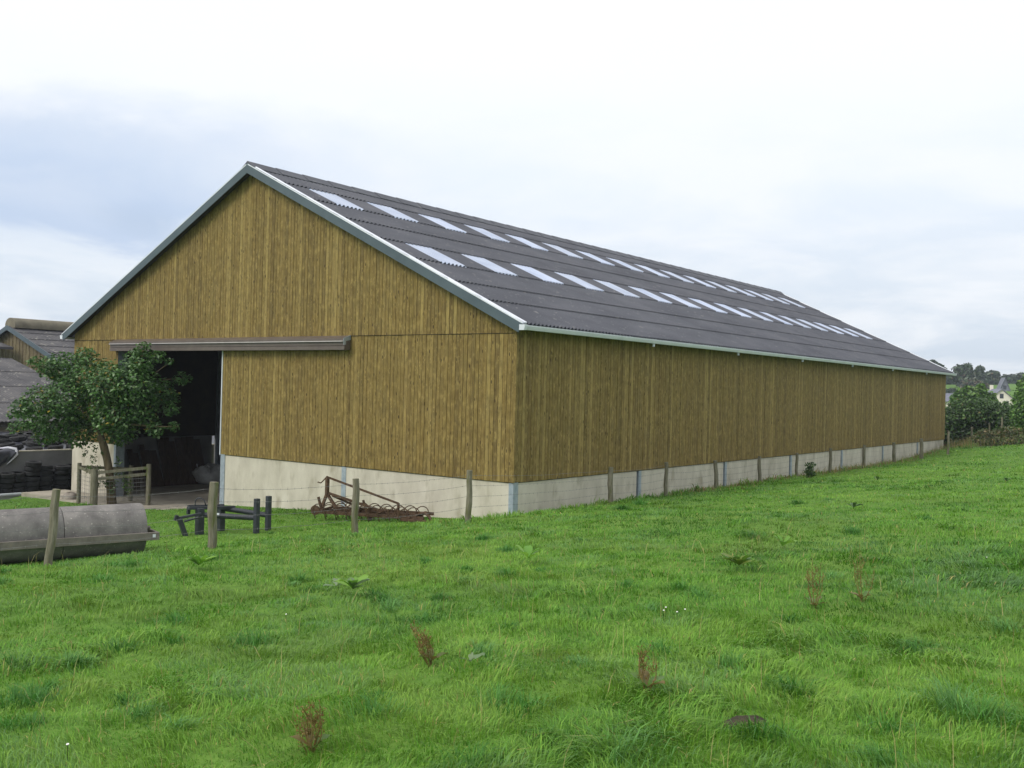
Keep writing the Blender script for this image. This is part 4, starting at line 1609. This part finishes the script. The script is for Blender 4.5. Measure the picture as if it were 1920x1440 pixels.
def house(name, px, py_apex, py_eave, py_base_hint, wpx, dep, label, rot=0.0, wall='render', lenm=12, chim=True):
    c = at(px, py_eave, dep)
    half = wpx * dep / FPX / 2
    zap = at(px, py_apex, dep)[2]
    zg = min(float(gz(c[0], c[1])), c[2] - 2.6)
    h_ = thing(name, (c[0], c[1], zg), label, 'house', 'houses in the valley')
    h_.rotation_euler = (0, 0, rot)
    ze_ = c[2] - zg
    za_ = zap - zg

    def lobj(nm, mb, mat, par):
        me = bpy.data.meshes.new(nm)
        me.from_pydata(mb.v, [], mb.f)
        me.materials.append(mat)
        o = bpy.data.objects.new(nm, me)
        COL.objects.link(o)
        o.parent = par
        return o
    mb = MB()
    mb.prism([(-half, -1), (half, -1), (half, ze_), (0, za_ - .1), (-half, ze_)], 'y', 0, lenm)
    wl = lobj('wall', mb, M[wall], h_)
    rf = None
    for sd in (-1, 1):
        mb = MB()
        ex = half * 1.12
        zx = ze_ - (za_ - ze_) * .12
        mb.prism([(0, za_), (sd * ex, zx), (sd * ex, zx + .16), (0, za_ + .16)], 'y', -.35, lenm + .35)
        rf = lobj('roof', mb, M['slate'], h_)
    if chim:
        mb = MB()
        mb.box((-.35, lenm - 1.0, za_ - .3), (.35, lenm - .4, za_ + 1.1))
        lobj('chimney', mb, M['render'], rf)
    for wx, wz in ((-half * .45, ze_ - 1.0), (half * .45, ze_ - 1.0), (0, ze_ + (za_ - ze_) * .3)):
        mb = MB()
        mb.box((wx - .4, -.03, wz - .55), (wx + .4, .02, wz + .55))
        wn = lobj('window', mb, M['glass'], wl)
    return h_


house('house', 1878, 730, 748, 760, 40, 225, 'cream gabled house with dark slate roof among the trees', R(22))
house('house', 1884, 709, 734, 745, 20, 280, 'tall steep slate-roofed house behind the cream gable', R(20), wall='slate', lenm=6, chim=False)
house('house', 1785, 739, 752, 765, 40, 200, 'low grey-roofed house beside the end of the barn', R(120), lenm=16)
house('house', 1834, 742, 750, 765, 22, 215, 'small pale house half hidden by the hedge', R(120), lenm=9)

# ------------------------------------------------------------------ weeds in the field


def dock_stem(px, py, hpx, label, nst=3, lean=0.0, pal=((128, 102, 56), (142, 116, 66), (106, 106, 54))):
    b_ = on_ground(px, py)
    b_[2] = float(gz(b_[0], b_[1]))
    dep = float((b_ - CAM) @ _f)
    h = hpx * dep / FPX
    root = thing('dock_plant', b_, label, 'weed', 'dried dock stems in the field')
    mb = MB()
    ptsl = []
    b0 = Vector(b_)
    for s_ in range(nst):
        a = random.uniform(0, 6.28)
        sp = random.uniform(.05, .30) * h
        hh = h * random.uniform(.55, .95) if s_ else h
        top = b0 + Vector(_r0) * (lean * hh) + Vector((math.cos(a) * sp, math.sin(a) * sp, hh))
        midp = b0.lerp(top, .5) + Vector((math.cos(a) * .03, math.sin(a) * .03, 0))
        mb.tube([b0 - Vector((0, 0, .03)), midp, top], [.0045, .0035, .0015], 5)
        for br in range(5):
            t_ = random.uniform(.35, .85)
            p = b0.lerp(top, t_)
            a2 = random.uniform(0, 6.28)
            tip = p + Vector((math.cos(a2) * .05, math.sin(a2) * .05, random.uniform(.05, .10)))
            mb.tube([p, tip], [.002, .001], 4)
            for q in range(9):
                pp_ = p.lerp(tip, random.random())
                ptsl.append((pp_.x + random.gauss(0, .006), pp_.y + random.gauss(0, .006), pp_.z + random.gauss(0, .008)))
        for q in range(22):
            p = midp.lerp(top, random.uniform(-.4, 1.0))
            ptsl.append((p.x + random.gauss(0, .009), p.y + random.gauss(0, .009), p.z + random.gauss(0, .012)))
    obj('stem', mb, M['drystem'], root)
    pts = np.array(ptsl)
    cols = leaf_cols(len(pts), pal, [3, 3, 1], .3)
    v, f, ln, cc = leaf_mesh(pts, rng.normal(size=pts.shape) + .01, rng.uniform(.007, .018, len(pts)), cols, .7)
    tag(fast_mesh('seed_heads', v, f, ln, cc, M['leaf'], root), kind='stuff')
    rosette(root, b_, 5, .15, [(96, 128, 56), (112, 124, 60), (118, 104, 58)], .7)


def rosette(root, b_, n, sz, pal, up):
    for k in range(n):
        a = k * 2.4 + random.uniform(-.4, .4)
        ln_ = sz * random.uniform(.7, 1.15)
        dv = np.array([math.cos(a), math.sin(a), 0])
        sv = np.array([-math.sin(a), math.cos(a), 0])
        el = random.uniform(.45, 1.15) * up
        c0 = lin(*random.choice(pal))
        vs = []
        for t_, wd in ((0, .03), (.15, .05), (.4, .18), (.7, .17), (.9, .1), (1, .01)):
            ctr = b_ + dv * ln_ * t_ * math.cos(el) + np.array([0, 0, .03 + ln_ * (t_ * math.sin(el) - .35 * t_ * t_ * el)])
            for sg in (-1, 0, 1):
                vs.append(ctr + sv * sg * wd * ln_ + np.array([0, 0, abs(sg) * wd * ln_ * .4 + random.uniform(-.01, .01) * abs(sg)]))
        f = []
        for i in range(5):
            for j in range(2):
                f += [i * 3 + j, i * 3 + j + 1, i * 3 + 4 + j, i * 3 + 3 + j]
        fast_mesh('leaf', np.array(vs), np.array(f), np.full(10, 4), np.tile(np.array(c0) * random.uniform(.85, 1.15), (18, 1)), M['leaf'], root)


dock_stem(1527, 1140, 95, 'upright reddish dried dock stem standing alone in the field', 5)
dock_stem(1617, 1128, 105, 'thin pale green-brown dock stem next to the reddish upright one', 4, 0, ((118, 122, 66), (132, 116, 64), (104, 112, 56)))
dock_stem(808, 1248, 74, 'brown dried dock stems leaning over in the grass', 7, -.5)
dock_stem(583, 1412, 100, 'tall rust-brown dock stems with several seed spikes', 7, -.1)
dock_stem(1213, 1298, 85, 'sparse thin brown dock stem in the open grass', 4, .05)


def broad_weed(px, py, n, sz, label, pal, up=.5):
    b_ = on_ground(px, py)
    b_[2] = float(gz(b_[0], b_[1])) + .05
    root = thing('broad_leaf_weed', b_, label, 'weed', 'broad-leaved docks in the field')
    rosette(root, b_, n, sz, pal, up)


PG = [(112, 160, 52), (128, 172, 62), (98, 146, 50)]
PGW = [(112, 136, 96), (124, 144, 106), (100, 140, 70)]
broad_weed(662, 1118, 11, .28, 'broad dock plant with one pale upturned leaf in the near field', PG + PGW[:1], .7)
broad_weed(630, 1112, 3, .22, 'pale grey-green dock leaves flopped on the grass', PGW, .4)
broad_weed(990, 1058, 7, .30, 'fresh yellow-green dock rosette in the open field', PG, 1.0)
broad_weed(1385, 1072, 14, .28, 'low wide patch of yellowing dock leaves', [(96, 132, 44), (112, 132, 50), (80, 116, 42)], .8)
broad_weed(1467, 1034, 5, .32, 'single upright light green dock leaf cluster', PG, 1.1)
broad_weed(372, 1070, 13, .30, 'dock clump by the fence near the loader frame', PG + [(112, 140, 80)], .8)
broad_weed(880, 1262, 4, .12, 'tiny pale-leaved weed in the near grass', PGW, .6)
broad_weed(1600, 958, 6, .28, 'dark leafy weed clump in the upper field', [(60, 92, 40), (74, 106, 46)], .9)
broad_weed(1645, 905, 5, .26, 'small dock clump near the fence in the upper field', [(84, 116, 46), (70, 100, 40)], 1.0)
broad_weed(1888, 908, 6, .24, 'dark weed tuft high in the field near the hedge', [(60, 92, 44), (74, 106, 46)], .9)

# sapling by the fence
sb = on_ground(1517, 897)
SD = float((sb - CAM) @ _f)
sap = thing('sapling', sb, 'small dark sapling growing against the concrete base beside the fence', 'sapling')
mb = MB()
mb.tube([sb - np.array([0, 0, .1]), at(1517, 880, SD), at(1519, 868, SD)], [.02, .014, .006], 6)
obj('trunk', mb, M['bark'], sap)
pts, d = lobe_points([(*at(px, py, SD), r * SD / FPX, r * SD / FPX, r * SD / FPX) for px, py, r in [(1515, 873, 6), (1523, 872, 6), (1519, 882, 8), (1512, 884, 5), (1525, 888, 5), (1518, 891, 7)]], 420, .2)
v, f, ln, cc = leaf_mesh(pts, d + rng.normal(size=d.shape), rng.uniform(.06, .11, len(pts)), leaf_cols(len(pts), PAL_D[:4], [3, 3, 2, 1]), .6)
fast_mesh('foliage', v, f, ln, cc, M['leaf'], sap)

# molehill of bare soil
sq = on_ground(1397, 1358)
mb = MB()
vs = [(sq[0], sq[1], sq[2] + .05)]
for rr_, hh in ((.06, .035), (.12, .02), (.18, -.03)):
    for k in range(16):
        a = k * math.pi / 8
        r = rr_ * random.uniform(.8, 1.2)
        vs.append((sq[0] + math.cos(a) * r, sq[1] + math.sin(a) * r * .8, float(gz(sq[0] + math.cos(a) * r, sq[1] + math.sin(a) * r)) + hh + random.uniform(-.008, .012)))
fs = [(0, 1 + k, 1 + (k + 1) % 16) for k in range(16)] + [(1 + i * 16 + k, 1 + (i + 1) * 16 + k, 1 + (i + 1) * 16 + (k + 1) % 16, 1 + i * 16 + (k + 1) % 16) for i in range(2) for k in range(16)]
mb.add(vs, fs)
tag(obj('molehill', mb, M['soil'], None, smooth=True, loc=tuple(sq)), 'small patch of bare dark soil in the near grass', 'molehill')
# daisies
for px, py in [(1248, 1160), (1269, 1169), (1284, 1164), (1244, 1166), (536, 1172), (126, 1432), (1850, 1060)]:
    q = on_ground(px, py)
    q[2] = float(gz(q[0], q[1])) + .10
    dz_ = thing('daisy', (q[0], q[1], q[2] - .10), 'tiny white daisy flower in the field grass', 'flower', 'daisies scattered in the field')
    mb = MB()
    mb.lathe(q, (.1, -.3, 1), [(0, .002), (.003, .008), (.005, .008), (.005, .002)], 9)
    obj('petals', mb, M['daisy'], dz_)
    mb = MB()
    mb.tube([(q[0], q[1], q[2] - .12), tuple(q)], .0015, 4)
    obj('stalk', mb, M['leaf'], dz_)

# ------------------------------------------------------------------ grass


def make_grass(name, x, y, h, wd, lean, az, cols, label):
    n = len(x)
    z = gz(x, y) - .01
    ca, sa = np.cos(az), np.sin(az)
    # blade width direction: across the lean, with a twist
    tw = az + math.pi / 2 + rng.normal(size=n) * .5
    wx, wy = np.cos(tw) * wd / 2, np.sin(tw) * wd / 2
    b0 = np.stack([x - wx, y - wy, z], 1)
    b1 = np.stack([x + wx, y + wy, z], 1)
    mx_, my_, mz = x + ca * lean * h * .35, y + sa * lean * h * .35, z + h * .6
    m0 = np.stack([mx_ - wx * .8, my_ - wy * .8, mz], 1)
    m1 = np.stack([mx_ + wx * .8, my_ + wy * .8, mz], 1)
    tp = np.stack([x + ca * lean * h, y + sa * lean * h, z + h * (1.0 - .25 * np.minimum(lean, 1.4) ** 2)], 1)
    v = np.stack([b0, b1, m1, m0, tp], 1).reshape(-1, 3)
    k = (np.arange(n) * 5)[:, None]
    f = np.concatenate([k + np.array([0, 1, 2, 3]), k + np.array([3, 2, 4])], 1).ravel()
    ln_ = np.tile([4, 3], n)
    o = fast_mesh(name, v, f, ln_, np.repeat(cols, 5, 0), M['grass'])
    return tag(o, label, 'grass', kind='stuff')


NB = 740000
u_ = rng.random(NB)
ex = .2
rmin, rmax = 2.2, 75.0
rr_ = (rmin ** ex + u_ * (rmax ** ex - rmin ** ex)) ** (1 / ex)
ang = YAW + np.where(rng.random(NB) < .8, rng.uniform(-.62, .62, NB), rng.uniform(-1.15, 1.15, NB))
x = CAM[0] - np.sin(ang) * rr_
y = CAM[1] + np.cos(ang) * rr_
ok = ~((x > -W - .1) & (x < .06) & (y > -.06) & (y < L + .1))
ok &= ~((x > -22) & (x < -12.25) & (y > -1.85) & (y < 1))
ok &= ~(x < WX + 1.3)
ok &= ~((x < -W + .1) & (y > 1.0))
ok &= (y < 62)
ok &= ~((x - sq[0]) ** 2 + (y - sq[1]) ** 2 < .13 ** 2)
x, y, rr_ = x[ok], y[ok], rr_[ok]
n = len(x)
big = vnoise(x * .55 + 3, y * .55 + 8)
sml = vnoise(x * 2.3 + 20, y * 2.3)
tus = vnoise(x * 1.05 + 60, y * 1.05 + 33)
tuss = sstep(.62, .85, tus)
clump = vnoise(x * 5.5 + 7, y * 5.5 + 3) * .6 + vnoise(x * 2.6 + 50, y * 2.6 + 13) * .4
h = (.022 + .074 * clump ** 1.6 + .020 * big) * rng.uniform(.5, 1.25, n) * (1 + .8 * tuss)
edge = np.exp(-((x - .8) / .45) ** 2) * sstep(-16, -9, y)
h *= 1 + edge * (.4 + 1.6 * sml) * sstep(-8, -2, y)
h *= np.where(x < -3, .8, 1)
wd = (.0026 + .00055 * rr_) * rng.uniform(.7, 1.3, n) * (1 + .3 * tuss)
az = vnoise(x * 1.8 + 90, y * 1.8 + 11) * 11.0 + rng.normal(size=n) * .8
lean = np.abs(rng.normal(.7, .4, n)) + .4 * tuss
tone = np.clip(.5 + (vnoise(x * .30 + 70, y * .30) - .5) * .9 + (sml - .5) * .5 + (clump - .5) * .7 + rng.normal(size=n) * .22, 0, 1)
c_d, c_m, c_l = np.array(lin(66, 110, 32)), np.array(lin(94, 146, 45)), np.array(lin(126, 165, 64))
cols = np.where(tone[:, None] < .5, c_d + (c_m - c_d) * (tone[:, None] * 2), c_m + (c_l - c_m) * (tone[:, None] * 2 - 1))
blue = (vnoise(x * .9 + 15, y * .9 + 71) > .66) & (rng.random(n) < .5)
cols[blue] = cols[blue] * .5 + np.array(lin(108, 144, 96)) * .5
straw = rng.random(n) < .012 + .02 * (big < .35)
cols[straw] = np.array(lin(168, 156, 96)) * rng.uniform(.8, 1.1, (straw.sum(), 1))
deadedge = (rng.random(n) < edge * .45 * (y > 8)) | ((rng.random(n) < .5 * sstep(46, 50, y)) & (np.abs(x - 1) < 3))
cols[deadedge] = np.array(lin(146, 128, 82)) * rng.uniform(.7, 1.1, (deadedge.sum(), 1))
worn = sstep(.58, .8, vnoise(x * .45 + 120, y * .45 + 77) * .6 + vnoise(x * 1.7 + 8, y * 1.7 + 140) * .4)[:, None] * .30
cols = cols * (1 - worn) + np.array(lin(128, 140, 66)) * worn
cols *= rng.uniform(.78, 1.25, (n, 1))
make_grass('grass', x, y, h, wd, lean, az, cols, 'short green pasture grass covering the sloping field and yard edge')

# long tussocks and seed stalks
tx, ty, th_, tw_, tl_, ta_, tc_ = [], [], [], [], [], [], []
spots = [(1150, 1425, 1.2), (1790, 1330, 1.2), (1840, 1345, 1.0), (560, 1090, .8), (1600, 1000, .9), (1165, 955, 1.0), (1200, 945, 1.0), (870, 975, .8), (660, 1008, .8), (60, 1320, .9), (330, 1170, .8), (470, 1210, .9), (880, 1095, .8), (190, 1090, .8), (1240, 1225, .8), (985, 1330, .8), (700, 1340, .8), (1420, 1380, .8), (1880, 1180, .8), (30, 1250, .9), (1720, 1225, .8)]
for k in range(70):
    spots.append((random.uniform(-60, 1980), random.choice((random.uniform(1000, 1440), random.uniform(930, 1150))), random.uniform(.45, .85)))
for px, py, s_ in spots:
    q = on_ground(px, py)
    if q[0] < 1.3 and q[1] > -1:
        continue
    if q[0] < -10:
        continue
    nb_ = int(200 * s_)
    a = rng.uniform(0, 6.28, nb_)
    r = np.abs(rng.normal(0, .19 * s_, nb_))
    dep = max(4.0, float((q - CAM) @ _f))
    bias = rng.uniform(0, 6.28)
    tx.append(q[0] + np.cos(a) * r)
    ty.append(q[1] + np.sin(a) * r)
    th_.append(rng.uniform(.06, .21, nb_) * s_ * np.exp(-(r / (.34 * s_)) ** 2))
    tw_.append((.0036 + .0005 * dep) * rng.uniform(.7, 1.2, nb_))
    tl_.append(np.abs(rng.normal(.9, .35, nb_)))
    ta_.append(np.where(rng.random(nb_) < .5, a, bias + rng.normal(size=nb_) * .5))
    base = np.array(lin(*random.choice([(74, 128, 50), (84, 138, 56), (72, 124, 46), (98, 146, 74)])))
    tc_.append(base * rng.uniform(.75, 1.25, (nb_, 1)))
make_grass('tussock_grass', *[np.concatenate(q) for q in (tx, ty, th_, tw_, tl_, ta_)], np.concatenate(tc_), 'longer darker grass tussocks scattered over the field')
# dry stalks and pale rank grass at the fence end and by the posts
tx, ty, th_, tw_, tl_, ta_, tc_ = [], [], [], [], [], [], []
for y0, y1, nb_, hh, sx in [(40, 52, 1500, .65, 1.1), (18, 40, 700, .38, .35), (6, 18, 200, .25, .3)]:
    tx.append(1.0 + rng.normal(0, sx, nb_))
    ty.append(rng.uniform(y0, y1, nb_))
    th_.append(rng.uniform(.4, 1.0, nb_) * hh)
    tw_.append(rng.uniform(.008, .018, nb_))
    tl_.append(np.abs(rng.normal(.35, .25, nb_)))
    ta_.append(rng.uniform(0, 6.28, nb_))
    tc_.append(leaf_cols(nb_, [(168, 150, 104), (146, 134, 86), (110, 124, 66)], [3, 2, 2], .2))
nb_ = 500
ang = YAW + rng.uniform(-.5, .5, nb_)
r = rng.uniform(4.5, 18, nb_)
tx.append(CAM[0] - np.sin(ang) * r)
ty.append(CAM[1] + np.cos(ang) * r)
th_.append(rng.uniform(.14, .30, nb_))
tw_.append(.0022 + .00025 * r)
tl_.append(np.abs(rng.normal(.5, .4, nb_)))
ta_.append(rng.uniform(0, 6.28, nb_))
tc_.append(leaf_cols(nb_, [(176, 166, 112), (160, 156, 96), (140, 130, 84)], [3, 2, 1], .2))
xa = np.concatenate(tx)
keep = (xa > .2)
make_grass('dry_grass', *[np.concatenate(q)[keep] for q in (tx, ty, th_, tw_, tl_, ta_)], np.concatenate(tc_)[keep], 'pale dry grass stalks along the fence line and through the field')

# ------------------------------------------------------------------ haze
hm = bpy.data.materials.new('haze_air')
hm.use_nodes = True
t = hm.node_tree
t.nodes.remove(t.nodes['Principled BSDF'])
pv = N(t, 'ShaderNodeVolumePrincipled', inp={'Density': .0004, 'Color': (.80, .88, 1.0, 1), 'Anisotropy': .2})
t.links.new(pv.outputs[0], t.nodes['Material Output'].inputs['Volume'])
mb = MB()
mb.box((-905, -405, -8), (905, 1005, 22))
hz_o = obj('haze', mb, hm)
tag(hz_o, kind='stuff')
